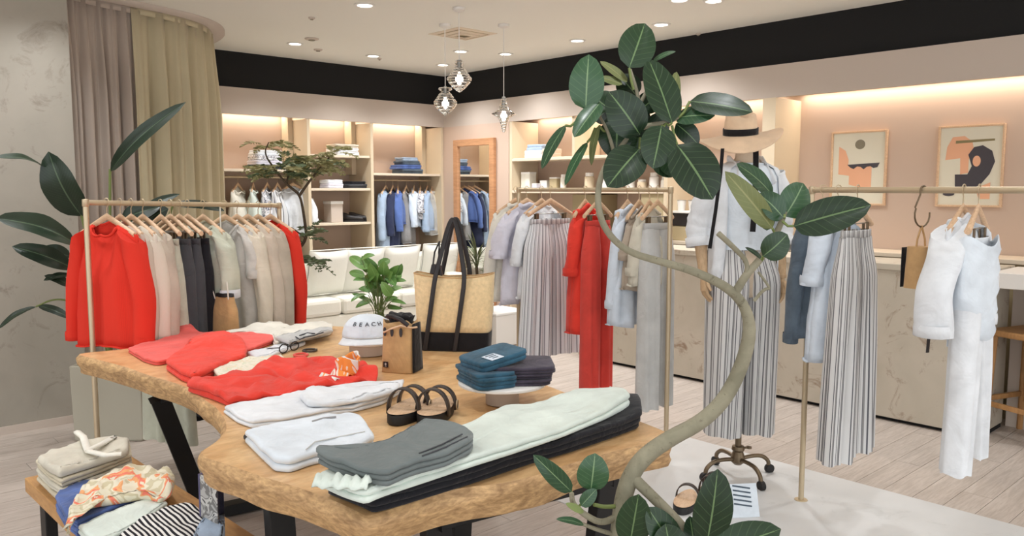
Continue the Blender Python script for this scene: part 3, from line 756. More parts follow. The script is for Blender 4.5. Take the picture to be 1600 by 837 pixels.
LT = [  # px, name, label, cat, mat, kwargs
    (168, 'knit_sweater', 'bright red crew neck sweater at the near end of the left rack', 'sweater', 'k_red', dict(half=.205, length=.60, sleeve=.52, sr=.085, er=.06, flare=.02, seed=1, neck='crew', dip=.085)),
    (189, 'shirt', 'beige knit top hanging directly behind the large red sweater', 'shirt', 'k_beige', dict(half=.19, length=.58, sleeve=.5, seed=2)),
    (206, 'shirt', 'cream knit top, third garment along the left rack', 'shirt', 'k_cream', dict(half=.19, length=.62, sleeve=.5, seed=3)),
    (224, 'shirt', 'greige long top next to the clipped trousers on the left rack', 'shirt', 'f_greige', dict(half=.19, length=.66, sleeve=.56, seed=4)),
    (318, 'blouse', 'pale sage blouse with white cuffs beside the black trousers', 'shirt', 'f_sage', dict(half=.18, length=.62, sleeve=.33, seed=5, cuff='f_white', sr=.075, er=.07)),
    (352, 'shirt', 'pale grey v-neck tee facing out behind the hanging tan pouch', 'shirt', 'f_pale', dict(half=.17, length=.66, sleeve=.24, seed=6, neck='v', sr=.06, er=.055, out=.02)),
    (371, 'shirt', 'cream top right behind the pale grey v-neck tee', 'shirt', 'f_cream', dict(half=.2, length=.70, sleeve=.6, seed=7)),
    (388, 'shirt', 'sand beige top, third from the far end of the left rack', 'shirt', 'f_beige', dict(half=.2, length=.72, sleeve=.6, seed=8)),
    (404, 'shirt', 'grey greige top just before the last red sweater', 'shirt', 'f_greige', dict(half=.21, length=.72, sleeve=.62, seed=9)),
    (423, 'knit_sweater', 'narrow red sweater at the far end of the left rack', 'sweater', 'k_red', dict(half=.21, length=.72, sleeve=.62, seed=10)),
]
hl = 0
for px, nm, lb, ct, mt, kw in LT:
    p = RL.at(px); hang_top(nm, lb, ct, mt, up(p), yl + rnd.uniform(-.05, .05) + {352: .3, 168: .12}.get(px, 0), 'wooden hanger carrying the ' + lb.split(' on the ')[0].split(' at the ')[0].split(', ')[0], 'tops on the left rack', **kw)
for px, lb, mt, kw in ((252, 'pale sage long trousers clipped on the left rack', 'f_sage', dict(wa=.13, hip=.15, hem=.2, length=1.08, seed=21)),
                       (267, 'charcoal trousers clipped in the middle of the left rack', 'f_charcoal', dict(wa=.15, hip=.16, hem=.17, length=.94, seed=22)),
                       (281, 'dark charcoal trousers behind the first charcoal pair', 'f_charcoal', dict(wa=.15, hip=.16, hem=.17, length=.94, seed=23)),
                       (294, 'black trousers nearest the pale sage blouse on the rack', 'f_black', dict(wa=.15, hip=.16, hem=.16, length=.98, seed=24))):
    p = RL.at(px); hang_pants(lb, mt, up(p), yl + rnd.uniform(-.04, .04), 'clip hanger holding the ' + lb.split(' clipped')[0], 'trousers on the left rack', **kw)
# tan pouch hanging in front of the sage blouse
def pouch():
    p = D(352, 487, 4.28); t = thing('drawstring_pouch', 'tan canvas drawstring pouch hanging from the left rack with white cord', 'bag', p, yl)
    rows = []
    for i in range(11):
        q = i / 10; z = lerp(-.13, .085, q); wd = lerp(.085, .06, sm((q - .6) / .4)) if q > .05 else .07
        rows.append([(wd * math.copysign(abs(math.cos(a)) ** .6, math.cos(a)), lerp(.05, .03, q) * math.sin(a) * (1 + .2 * math.sin(a * 6) * q), z) for a in (2 * PI * k / 24 for k in range(24))])
    mb = MB(); mb.grid(rows, closed=True); mb.fan(rows[0]); obj('body', mb, M_['tan_canvas'], t)
    mb = MB(); mb.lathe([(.062, .083), (.06, .1), (.03, .105), (.001, .09)], 20, (0, 0, 0), 1, .55); obj('dark_lining', mb, M_['leather'], t)
    top = RL.at(345) - p; c, s_ = math.cos(-yl), math.sin(-yl); tl = Vector((c * top.x - s_ * top.y, s_ * top.x + c * top.y, top.z))
    for s in (-1, 1):
        mb = MB(); mb.tube([(s * .05, -.02, .07), (s * .06, -.03, .12), tl + Vector((0, 0, -.12)), tl], .004, 6); obj('cord', mb, M_['f_offwhite'], t)
pouch()

RC = Rail((.857, 4.375), (.857 - .678 * 1.2, 4.375 + .735 * 1.2), 1.497, 1.497)
rack('brass clothes rack in the middle holding striped trousers and red clothes', RC)
yc = RC.yaw(True)
CT = [
    (806, 'shirt', 'white long sleeved shirt at the far end of the middle rack', 'shirt', 'f_offwhite', dict(half=.19, length=.62, sleeve=.58, seed=31, neck='collar', collar=True, sr=.06)),
    (823, 'blouse', 'pale lavender short sleeved blouse beside the middle striped trousers', 'shirt', 'f_lavender', dict(half=.19, length=.62, sleeve=.26, seed=32, sr=.08, er=.08, neck='collar', collar=True)),
    (846, 'blouse', 'white blouse hanging just behind the middle striped trousers', 'shirt', 'f_white', dict(half=.17, length=.56, sleeve=.3, seed=33, neck='collar')),
    (914, 'shirt', 'bright red shirt with rolled sleeves on the middle rack', 'shirt', 'f_red', dict(half=.10, length=.74, sleeve=.34, seed=34, sr=.06, er=.065, out=.012, neck='collar', collar=True)),
    (980, 'shirt', 'pale blue shirt with buttons left of the grey trousers', 'shirt', 'f_paleblue', dict(half=.11, length=.66, sleeve=.5, seed=35, sr=.05, er=.045, out=.015, neck='collar', collar=True, placket=True)),
    (998, 'shirt', 'taupe beige top squeezed behind the light grey trousers', 'shirt', 'f_taupe', dict(half=.09, length=.46, sleeve=.22, sr=.04, er=.05, out=.015, seed=36)),
    (1014, 'blouse', 'ivory blouse just behind the light grey long trousers', 'shirt', 'f_oatmeal', dict(half=.12, length=.42, sleeve=.3, seed=38, sr=.05, er=.05, out=.015)),
]
for px, nm, lb, ct, mt, kw in CT:
    p = RC.at(px); hang_top(nm, lb, ct, mt, up(p), yc + rnd.uniform(-.05, .05), 'wooden hanger carrying the ' + lb.split(' on the ')[0].split(' at the ')[0], 'tops on the middle rack', **kw)
for px, lb, mt, kw, dy in ((860, 'grey striped wide trousers on the middle rack above the jeans stack', 'stripeL', dict(wa=.17, hip=.21, hem=.26, length=.86, seed=41, fold=.14, pleat=1, z0=-.19), 0),
                       (934, 'plain red wide trousers behind the red rolled sleeve shirt', 'f_redpants', dict(wa=.1, hip=.115, hem=.11, length=1.0, seed=42, z0=-.19), 0),
                       (1027, 'light grey long trousers by the right post of the middle rack', 'f_lightgrey', dict(wa=.115, hip=.13, hem=.13, length=1.03, seed=43, cord=True, z0=-.19), 0)):
    p = RC.at(px); hang_pants(lb, mt, up(p), yc + dy, 'clip hanger holding the ' + lb.split(' on the')[0].split(' by the')[0].split(' behind')[0], 'trousers on the middle rack', **kw)

RR = Rail((1.40, 3.78), (1.40 + .5 * 1.25, 3.78 - .866 * 1.25), 1.497, 1.497)
rack('brass clothes rack on the right in front of the framed prints', RR)
yr = RR.yaw()
p = RR.at(1284); hang_top('denim_jacket', 'dark slate denim jacket at the left end of the right rack', 'jacket', 'denimslate', up(p), yr - .3, 'wooden hanger carrying the dark slate denim jacket', half=.12, out=.02, length=.58, sleeve=.54, seed=51, neck='collar', collar=True, sr=.075)
p = RR.at(1308); hang_top('shirt', 'light blue shirt between the denim jacket and striped trousers', 'shirt', 'f_skyblue' if False else 'f_paleblue', up(p), yr - .1, 'wooden hanger carrying the light blue shirt on the right rack', half=.115, length=.66, sleeve=.26, seed=52, neck='collar', collar=True, sr=.07, er=.07, placket=True, out=.015)
p = RR.at(1338); hang_pants('grey striped wide trousers hanging on the right rack below the disc print', 'stripe', up(p), yr + .25, 'clip hanger holding the striped trousers on the right rack', wa=.135, hip=.16, hem=.215, length=1.02, seed=53, fold=.12, pleat=1, z0=-.185)
# S hook with pouch
p = RR.at(1440)
def shook():
    t = thing('s_hook', 'dark brass S hook on the right rack rail holding the pouch', 'hook', p, yr)
    pts = [(.02 * math.cos(math.radians(a)), 0, .0 + .017 * math.sin(math.radians(a))) for a in range(200, -20, -30)] + [(.02, 0, -.02), (.05, 0, -.07)]
    pts += [(.0 + .05 * math.cos(math.radians(a)), 0, -.1 + .05 * math.sin(math.radians(a))) for a in range(30, -200, -22)]
    mb = MB(); mb.tube(pts, .0035, 8); obj('wire', mb, M_['bronze'], t)
    q = p + Vector((0, 0, -.15)); b = thing('bucket_pouch', 'small tan and black pouch hanging from the S hook on the right', 'bag', q, yr)
    for s in (-1, 1):
        mb = MB(); mb.tube([(0, 0, .005), (s * .025, 0, -.05), (s * .03, 0, -.085)], .004, 6); obj('handle', mb, M_['tan_canvas'], b)
    mb = MB(); rows = []
    for i in range(9):
        k = i / 8; z = lerp(-.08, -.25, k); wd = lerp(.045, .062, k)
        rows.append([(wd * math.copysign(abs(math.cos(a)) ** .5, math.cos(a)), .042 * math.copysign(abs(math.sin(a)) ** .6, math.sin(a)), z) for a in (2 * PI * m / 20 for m in range(20))])
    mb.grid(rows, closed=True); mb.fan(rows[-1]); mb.fan(rows[0]); obj('body', mb, M_['tan_canvas'], b)
    mb = MB(); mb.grid([[(lerp(-.02, .05, j / 4), -.047 - .002, lerp(-.085, -.249, i / 6)) for j in range(5)] for i in range(7)]); obj('black_panel', mb, M_['blackcanvas'], b, solid=.004)
    mb = MB(); mb.lathe([(.011, -.004), (.015, 0), (.011, .004), (.007, 0), (.011, -.004)], 14); mb.v = [(x + .018, z_ - .055, y_ - .125) for x, y_, z_ in mb.v]; obj('clasp_ring', mb, M_['steel'], b)
    mb = MB(); mb.tube([(.018, -.056, -.138), (.018, -.06, -.175)], .005, 8); obj('clasp', mb, M_['steel'], b)
    mb = MB(); mb.tube([(-.01, .03, -.09), (-.04, .035, -.3), (-.035, .03, -.52)], .012, 6, sy=.25); obj('strap', mb, M_['leather'], b)
shook()
p = RR.at(1503); hang_top('blouse', 'white puff sleeved blouse on the right rack beside the pouch', 'shirt', 'f_white', up(p), yr + .2, 'wooden hanger carrying the white puff sleeved blouse', half=.15, length=.36, sleeve=.38, seed=61, sr=.09, er=.08, out=.10, neck='collar', flare=.02, bend=.0)
p = RR.at(1527); hang_pants('off white trousers with ruched pale blue waist on the right rack', 'f_white', up(p), yr + .30, 'clip hanger holding the off white trousers', wa=.115, hip=.135, hem=.19, length=.9, seed=62, fold=.1, gap=.09, hemd=.05, z0=-.19)
p2 = RR.at(1529) + Vector((0, 0, -.19))
def ruched():
    t = thing('ruched_top', 'pale blue ruched sleeveless top clipped over the off white trousers', 'shirt', p2, yr + .30)
    rows = []; uv = []
    for i in range(15):
        q = i / 14; z = -.36 * q
        hw = lerp(.115, .14, sm(q * 2)) * (1 - .35 * sm((q - .6) / .4))
        rows.append([((hw + .022) * math.cos(a), (.072 + .007 * math.sin(i * 2.1 + 2 * a)) * math.sin(a) - .004, z + .02 * math.cos(a * 3)) for a in (2 * PI * k / 30 for k in range(30))])
    mb = MB(); mb.grid(rows, closed=True); obj('body', mb, M_['f_bluewhite'], t, solid=.002)
    mb = MB(); mb.tube([(.0, -.06, -.3), (.03, -.075, -.35), (.05, -.07, -.42)], .012, 8, sy=.4); obj('tie', mb, M_['f_bluewhite'], t)
    mb = MB(); mb.tube([(.0, -.06, -.3), (-.01, -.075, -.36), (-.02, -.07, -.44)], .012, 8, sy=.4); obj('tie', mb, M_['f_bluewhite'], t)
ruched()

# ------------------------------------------------------------------ garments and piles on the back wall shelving
rail_y = YF + .2
def back_rail(px, k):
    z = bays[k][2][0] - .075; q = onY(px, 300, rail_y); return Vector((q.x, q.y, z))
BG = [
    (0, 372, 'white sleeveless top hanging at the left of the leftmost back bay', 'f_offwhite', dict(half=.13, length=.5, sleeve=0, seed=71), 'shirt'),
    (0, 396, 'pale mint top second in the leftmost back bay', 'f_mint', dict(half=.13, length=.5, sleeve=0, seed=72), 'shirt'),
    (0, 418, 'white top printed with dark florals in the leftmost back bay', 'floral', dict(half=.14, length=.5, sleeve=0, seed=73), 'shirt'),
    (0, 434, 'cream striped top behind the rack end in the back bay', 'stripeL', dict(half=.13, length=.5, sleeve=0, seed=74), 'shirt'),
    (0, 458, 'white short sleeved shirt behind the feathery tree trunk', 'f_white', dict(half=.17, length=.5, sleeve=.3, seed=75, sr=.08, er=.07), 'shirt'),
    (2, 603, 'light blue long shirt at the left of the corner bay', 'f_blue', dict(half=.17, length=.74, sleeve=.5, seed=76), 'shirt'),
    (2, 614, 'navy long dress shirt second in the corner bay', 'f_navy', dict(half=.16, length=.7, sleeve=.45, seed=77), 'shirt'),
    (2, 622, 'royal blue short jacket third in the corner bay', 'f_royal', dict(half=.17, length=.4, sleeve=.4, seed=78), 'jacket'),
    (2, 635, 'grey sleeveless dress in the middle of the corner bay', 'f_grey', dict(half=.14, length=.62, sleeve=0, seed=79), 'dress'),
    (2, 647, 'pale aqua top beside the grey sleeveless dress', 'f_paleblue', dict(half=.15, length=.42, sleeve=.36, seed=80), 'shirt'),
    (2, 657, 'white top with blue floral print in the corner bay', 'floral', dict(half=.16, length=.34, sleeve=.2, seed=81), 'shirt'),
    (2, 668, 'sky blue striped shirt in the corner bay', 'f_skyblue', dict(half=.17, length=.46, sleeve=.42, seed=82), 'shirt'),
    (2, 675, 'pale grey knit top near the corner on the back rail', 'f_lightgrey', dict(half=.15, length=.52, sleeve=0, seed=83), 'shirt'),
    (2, 680, 'ivory top last on the rail beside the mirror corner', 'f_offwhite', dict(half=.15, length=.52, sleeve=0, seed=84), 'shirt'),
]
for k, px, lb, mt, kw, ct in BG:
    p = back_rail(px, k); kw = dict(kw); kw.update(nu=15, nv=9)
    hang_top('shirt' if ct == 'shirt' else ct, lb, ct, mt, up(p), math.radians(90 - 42 + rnd.uniform(-14, 10)) if px != 458 else math.radians(-32), 'wooden hanger in the back bay under the ' + ' '.join(lb.split()[:4]) , 'tops on the back wall rails', **kw)
def slab_rows(hx, hy, t, z0, seed, amp=.004, n=36, pw=7):
    rows = []
    prof = [(.965, 0), (1.0, .2), (1.0, .78), (.98, .98), (.9, 1.03), (.5, 1.0), (.2, 1.0), (.0, 1.0)]
    for r, zz in prof:
        row = []
        for k in range(n):
            a = 2 * PI * k / n; cs, sn = math.cos(a), math.sin(a)
            x = hx * math.copysign(abs(cs) ** (2 / pw), cs); y = hy * math.copysign(abs(sn) ** (2 / pw), sn)
            ed = 1 + .02 * noise.noise(Vector((cs * 2, sn * 2, seed)))
            z = z0 + t * zz + (amp * noise.noise(Vector((x * r * 14, y * r * 14, seed))) if zz > .5 else 0)
            row.append((x * r * ed, y * r * ed, z))
        rows.append(row)
    return rows
def folded(name, label, cat, mat, pos, yaw, hx, hy, thick, layers=2, seed=0, group=None):
    t = thing(name, label, cat, pos, yaw, group); r = random.Random(seed)
    for k in range(layers):
        mb = MB(); lt = thick / layers
        rows = slab_rows(hx * r.uniform(.96, 1), hy * r.uniform(.96, 1), lt * 1.02, k * lt, seed + k); dx, dy = r.uniform(-.006, .006), r.uniform(-.006, .006)
        rows = [[(x + dx, y + dy, z) for x, y, z in q] for q in rows]
        mb.grid(rows, closed=True); mb.fan(rows[0][::-1]); obj('folded_layer', mb, M_[mat] if isinstance(mat, str) else mat, t)
    return t
def shelf_pile(px, Y, z, yaw, items, seed, desc, group, cat='shirt', name='folded_shirt'):
    q = onY(px, 300, Y); zz = z
    for i, (mt, th, hx, hy) in enumerate(items):
        folded(name, desc[i], cat, mt, (q.x + rnd.uniform(-.01, .01), Y + rnd.uniform(-.01, .01), zz + .001), yaw + rnd.uniform(-.06, .06), hx, hy, th - .002, 2, seed + i, group); zz += th
z0 = bays[0][2][0]
shelf_pile(415, YF + .2, z0, 0, [('f_navy', .045, .15, .12), ('f_lavender', .045, .15, .12), ('floral', .05, .14, .12), ('f_white', .05, .14, .11)], 91,
           ['dark blue folded top lowest on the leftmost back shelf', 'pale lavender folded top second in the leftmost shelf pile', 'printed folded top third in the leftmost shelf pile', 'white folded top crowning the leftmost shelf pile'], 'folded tops on the leftmost back shelf')
za, zb_, zc_ = bays[1][2]
shelf_pile(537, YF + .2, za, 0, [('f_white', .04, .15, .12), ('f_white', .04, .15, .12), ('f_cream', .04, .15, .12)], 95,
           ['white folded tee at the bottom of the middle bay pile', 'white folded tee in the centre of the middle bay pile', 'cream folded tee on top of the middle bay pile'], 'folded tees in the middle bay')
shelf_pile(517, YF + .2, zb_, 0, [('f_lavender', .05, .1, .1), ('f_white', .04, .1, .1)], 98, ['pale lavender folded top on the middle short shelf', 'white folded top resting on the lavender one'], 'small folded tops in the middle bay')
shelf_pile(553, YF + .2, zb_, 0, [('f_charcoal', .045, .13, .12), ('f_black', .03, .1, .1)], 101, ['charcoal folded knit on the middle short shelf', 'black folded knit lying on the charcoal one'], 'dark folded knits in the middle bay')
zd3 = bays[2][2][0]
shelf_pile(636, YF + .2, zd3, 0, [('denimslate', .05, .15, .13), ('denim', .05, .15, .13), ('denimslate', .045, .13, .11), ('f_blue', .04, .11, .1)], 105,
           ['dark denim folded jeans lowest on the corner bay shelf', 'blue denim folded jeans second on the corner bay shelf', 'slate folded jeans third on the corner bay shelf', 'pale denim folded jeans on top of the corner bay pile'], 'folded jeans in the corner bay', 'jeans', 'folded_jeans')
q = onY(520, 300, YF + .2)
t = thing('white_box', 'white carton on the lowest short shelf beside dark shoes', 'box', (q.x, q.y, zc_ + .001)); hard('body', MB().box((0, 0, .1), (.14, .16, .2)), M_['fascia'], t, .004); hard('lid', MB().box((0, 0, .21), (.15, .17, .03)), M_['white'], t, .004)
def shoe(pos, yaw, label, mat='leather'):
    t = thing('dark_shoe', label, 'shoe', pos, yaw, 'dark shoes on the short shelf')
    rows = []
    for i in range(11):
        k = i / 10; x = lerp(-.12, .13, k); hw = .036 * (1 - .25 * abs(k - .65)) * (math.sin(PI * min(1, max(.02, k) * 1.0)) ** .35 if 0 < k < 1 else .35)
        hh = lerp(.085, .045, sm(k * 1.4)) * (1 if k < .9 else .7)
        rows.append([(x, hw * math.cos(a), .022 + hh * max(0, math.sin(a)) ** .7) if math.sin(a) >= 0 else (x, hw * math.cos(a), .022) for a in (2 * PI * m / 14 for m in range(14))])
    mb = MB(); mb.grid(rows, closed=True); mb.fan(rows[0]); mb.fan(rows[-1]); obj('upper', mb, M_[mat], t)
    mb = MB(); mb.prism([(lerp(-.125, .135, .5 + .5 * math.cos(a)), .04 * math.sin(a), 0) for a in (2 * PI * m / 20 for m in range(20))], (0, 0, .022)); obj('sole', mb, M_['rubber'], t, smooth=False)
for i, (px, lb) in enumerate(((548, 'dark shoe on the left of the short shelf pair'), (562, 'dark shoe on the right of the short shelf pair'))):
    q = onY(px, 300, YF + .18); shoe((q.x, q.y, zc_), math.radians(-40), lb)

# items on the right wall cream shelves
def xshelf(px, z): return onX(px, 300, XF + .16).y
z1, z2 = zS
def jar(px, z, r, h, mat, label, cat='jar', lidm='whitelam', name='cosmetic_jar'):
    t = thing(name, label, cat, (XF + .16, onX(px, 300, XF + .16).y, z + .0005), 0, 'jars and boxes on the cream shelf')
    obj('body', MB().lathe([(.001, 0), (r, 0), (r, h * .74), (r * .8, h * .8), (.001, h * .8)], 20), M_[mat], t, angle=40)
    obj('lid', MB().lathe([(.001, h), (r * .8, h), (r * .82, h * .805), (.001, h * .802)], 20), M_[lidm], t, angle=40)
def sbox(px, z, wy, dx, h, mat, label, dxo=.16, grp='jars and boxes on the cream shelf'):
    t = thing('small_box', label, 'box', (XF + dxo, onX(px, 300, XF + dxo).y, z + .0005), 0, grp)
    hard('carton', MB().box((0, 0, h * .45), (dx, wy, h * .9)), M_[mat], t, .002); hard('lid', MB().box((0, 0, h * .95), (dx * 1.02, wy * 1.02, h * .1)), M_['white'], t, .002)
sbox(826, z2, .13, .1, .19, 'f_offwhite', 'tall pale cream box at the left of the cream shelf')
sbox(838, z2, .07, .06, .07, 'f_lavender', 'small lilac box on the cream shelf', .05)
sbox(853, z2, .1, .08, .1, 'whitelam', 'low white box in the middle of the cream shelf')
sbox(868, z2, .1, .08, .13, 'creamdark', 'beige box beside the low white box on the shelf')
jar(880, z2, .03, .16, 'f_offwhite', 'white tube standing near the divider on the cream shelf')
jar(921, z2, .05, .17, 'cream', 'cream jar standing by the fig trunk on the shelf')
jar(948, z2, .045, .2, 'whitelam', 'tall white jar behind the fig trunk on the shelf')
for i, px in enumerate((985, 1003, 1022, 1040)):
    jar(px, z2, .045, (.14, .1, .16, .12)[i], ('whitelam', 'cream', 'whitelam', 'potgrey')[i], ('white jar below the round fig leaf', 'short cream jar below the fig leaves', 'tall white jar before the till area', 'grey pot nearest the end of the shelf')[i])
folded('folded_shirt', 'pale blue folded top on the upper cream shelf', 'shirt', 'f_blue', (XF + .17, onX(843, 240, XF + .17).y, z1 + .08), .1, .1, .11, .06, 2, 121)
folded('folded_shirt', 'white folded top beneath the pale blue one on the upper shelf', 'shirt', 'f_white', (XF + .17, onX(843, 240, XF + .17).y, z1 + .001), 0, .11, .13, .076, 2, 122)
folded('folded_shirt', 'beige folded top on the upper shelf behind fig leaves', 'shirt', 'f_beige', (XF + .17, onX(862, 240, XF + .17).y, z1 + .001), 0, .1, .06, .09, 2, 123)
# back counter things
zbk = zl
def yb_(px): return onX(px, 330, XB - .2).y
t = thing('card_terminal', 'black till screen in a white stand on the back counter', 'till', (XB - .2, yb_(1078), zbk)); hh = D(1078, 338, 7.0).z - zbk
hard('stand', MB().box((0, 0, (hh - .09) / 2), (.22, .34, hh - .09)), M_['creamdark'], t, .005); hard('screen', MB().box((-.1, 0, hh - .03), (.03, .24, .11)), M_['leather'], t, .005); hard('cover', MB().box((0, 0, hh + .035), (.26, .42, .02)), M_['white'], t, .004)
for i, px in enumerate((1064, 1083)):
    t = thing('white_cup', ('white cup standing left on the till cover', 'white cup standing right on the till cover')[i], 'cup', (XB - .2, yb_(px), zbk + hh + .046), 0, 'cups on the till')
    obj('body', MB().lathe([(.001, 0), (.035, 0), (.045, .09), (.04, .09), (.03, .01), (.001, .008)], 18), M_['white'], t, angle=40)
    obj('rim', MB().lathe([(.046, .086), (.047, .09), (.044, .094), (.041, .09)], 18), M_['steel'], t)
# ------------------------------------------------------------------ live edge table
TZ = .75
out_px = [(113, 554), (150, 563), (190, 573), (232, 589), (262, 597), (290, 607), (313, 625), (335, 640), (347, 660), (345, 680), (322, 696), (305, 706), (312, 716), (339, 725), (370, 735), (399, 746), (440, 758), (484, 772), (530, 791), (560, 806), (576, 812),
          (640, 789), (720, 764), (780, 760), (835, 748), (892, 727), (960, 708), (1020, 694), (1048, 688), (1059, 683),
          (1046, 674), (1000, 655), (950, 636), (900, 617), (850, 598), (800, 574), (770, 556), (740, 542), (700, 530), (640, 520), (590, 513), (540, 509), (480, 508), (420, 512), (360, 520), (300, 528), (240, 538), (180, 546), (130, 550)]
tb = [P(x, y, TZ) for x, y in out_px]
tv = [Vector((p.x, p.y)) for p in tb]
def closed_smooth(p, it=2):
    for _ in range(it):
        q = []
        for i in range(len(p)):
            a, b = p[i], p[(i + 1) % len(p)]; q += [a.lerp(b, .25), a.lerp(b, .75)]
        p = q
    return p
ts = resample(closed_smooth(tv, 2), 170)
cen = sum(ts, Vector((0, 0))) / len(ts)
T = thing('live_edge_table', 'thick live edge wood slab table on black steel legs covered with clothes', 'table', (cen.x, cen.y, 0))
def l2(p, z): return (p.x - cen.x, p.y - cen.y, z)
def inset(path, d):
    n = len(path); o = []
    for i in range(n):
        tg = (path[(i + 1) % n] - path[i - 1]).normalized(); o.append(path[i] + Vector((-tg.y, tg.x)) * d)
    return o
area_s = sum(ts[i].x * ts[(i + 1) % len(ts)].y - ts[(i + 1) % len(ts)].x * ts[i].y for i in range(len(ts)))
sg = 1 if area_s > 0 else -1
THK = .085
rows = []
for d_, z in ((.014, TZ), (.003, TZ - .006), (-.004, TZ - .02), (.000, TZ - .04), (.012, TZ - .06), (.015, TZ - THK + .008), (.02, TZ - THK)):
    q = inset(ts, d_ * sg); rr = []
    for i, p in enumerate(q):
        k = .016 * noise.noise(Vector((p.x * 9, p.y * 9, z * 22))) * (1 if z < TZ - .001 else .1)
        cc = (p - cen).normalized(); rr.append(l2(p + cc * k, z))
    rows.append(rr)
mb = MB(); mb.grid(rows, closed=True); obj('live_edge', mb, M_['edge'], T)
mb = MB(); b = len(mb.v)
for p in rows[0]: mb.vert(p)
mb.f.append(tuple(range(len(rows[0]))) if sg > 0 else tuple(range(len(rows[0]) - 1, -1, -1))); obj('tabletop', mb, M_['slab'], T, smooth=False)
mb = MB()
for p in rows[-1]: mb.vert(p)
mb.f.append(tuple(range(len(rows[0])))); obj('underside', mb, M_['edge'], T, smooth=False)
def bar(a, b, wx, wy, up=(0, 0, 1)):
    mb = MB(); a = Vector(a); b = Vector(b); t = (b - a).normalized(); u = Vector(up); u = (u - t * u.dot(t)).normalized(); v = t.cross(u)
    ps = []
    for p in (a, b):
        for i, j in ((-1, -1), (1, -1), (1, 1), (-1, 1)): ps.append(p + u * i * wx / 2 + v * j * wy / 2)
    for p in ps: mb.vert(p)
    mb.f += [(0, 1, 2, 3), (7, 6, 5, 4)] + [(i, (i + 1) % 4, 4 + (i + 1) % 4, 4 + i) for i in range(4)]
    return mb
ZU = TZ - THK - .001
def frame(tops, feet, wx=.075, wy=.045):
    tp = [W(s, d, ZU) - Vector((cen.x, cen.y, 0)) for s, d in tops]; ft = [W(s, d, .012) - Vector((cen.x, cen.y, 0)) for s, d in feet]
    fdir = (tp[1] - tp[0]).normalized()
    f = hard('leg_frame', bar(tp[0] - Vector((0, 0, .018)), tp[1] - Vector((0, 0, .018)), .036, .07), M_['iron'], T, .003)
    for a, b in zip(tp, ft): hard('leg', bar(a - Vector((0, 0, .02)), b, wx, wy, fdir), M_['iron'], f, .003)
    hard('foot_bar', bar(ft[0] + Vector((0, 0, .02)), ft[1] + Vector((0, 0, .02)), .05, .07), M_['iron'], f, .003)
frame(((-1.46, 3.27), (-.86, 3.72)), ((-1.39, 3.55), (-.90, 3.89)))
frame(((-.66, 2.20), (-.16, 2.62)), ((-.64, 2.22), (-.2, 2.6)))
frame(((-.20, 2.02), (.28, 2.34)), ((-.16, 2.06), (.22, 2.31)))

# ------------------------------------------------------------------ garments lying on flat surfaces
def lay(name, label, cat, mat, outline, z, thick, layers=1, seed=0, amp=.004, freq=16, humps=(), zref=None, group=None, sub=2, spread=.006, droop=None, folds=0, shrink=1.0):
    """a garment folded flat: layers of cloth following an outline on the table plane"""
    zr = z + thick * .7 if zref is None else zref
    pts = [Vector((p.x, p.y)) for p in (P(x, y, zr) for x, y in outline)]
    # resample and soften the outline
    pts = closed_smooth(resample(pts, 56), 1); n = len(pts)
    c = sum(pts, Vector((0, 0))) / n
    hp = [(Vector((q.x, q.y)), a, r) for q, a, r in ((P(x, y, zr), a, r) for x, y, a, r in humps)]
    a2 = sum(pts[i].x * pts[(i + 1) % n].y - pts[(i + 1) % n].x * pts[i].y for i in range(n)); sgn = 1 if a2 > 0 else -1
    t = thing(name, label, cat, (c.x, c.y, z), 0, group); r = random.Random(seed); lt = thick / layers
    for L_ in range(layers):
        off = Vector((r.uniform(-spread, spread), r.uniform(-spread, spread))) if L_ < layers - 1 else Vector((0, 0))
        base = inset(pts, sgn * r.uniform(0, spread)) if L_ < layers - 1 else pts
        rows = []; ins = min(.4 * lt, .009)
        for kind, val, zz in (('i', ins * .8, .02), ('i', 0, .3), ('i', 0, .7), ('i', ins * .55, .95), ('i', ins * 1.6, 1.0), ('s', .88, 1), ('s', .74, 1), ('s', .58, 1), ('s', .42, 1), ('s', .25, 1), ('s', .1, 1), ('s', 0.0, 1)):
            q = inset(base, sgn * val) if kind == 'i' else [c + (p - c) * val for p in base]
            rr = []
            for p in q:
                p = p + off; w_ = sm(zz)
                h = amp * noise.noise(Vector((p.x * freq, p.y * freq, seed + .0))) * 1.6 + (amp * .9 * noise.noise(Vector((p.x * freq * 2.3 + p.y * 9, p.y * freq * .7, seed + 4.0))))
                if folds: h += folds * (1 - abs(noise.noise(Vector((p.x * freq * .8, p.y * freq * .8, seed + 8.0)))) * 2.2)
                g = sum(a * math.exp(-((p - q_).length / R) ** 2) for q_, a, R in hp)
                zc = (L_ * lt + lt * zz) + (h * (L_ + zz) / layers + 0) * (1 if (zz > .5 or L_) else 0) + g * (L_ + zz) / layers
                rr.append((p.x - c.x, p.y - c.y, max(.0005, zc)))
            rows.append(rr)
        mb = MB(); mb.grid(rows, [[(x, y) for x, y, z_ in rr] for rr in rows], closed=True); obj('folded_layer', mb, M_[mat] if isinstance(mat, str) else mat, t)
    return t, c
def strip_on(t, c, pts_px, z, r, mat, name, sy=1.0, dz=0.0):
    mb = MB(); ps = [P(x, y, z) for x, y in pts_px]; base = t.location
    mb.tube([Vector((p.x - base.x, p.y - base.y, z - base.z + dz)) for p in ps], r, 6, sy=sy, up=(0, 0, 1)); return obj(name, mb, M_[mat], t)
Z = TZ + .0008
GT = 'folded clothes on the live edge table'
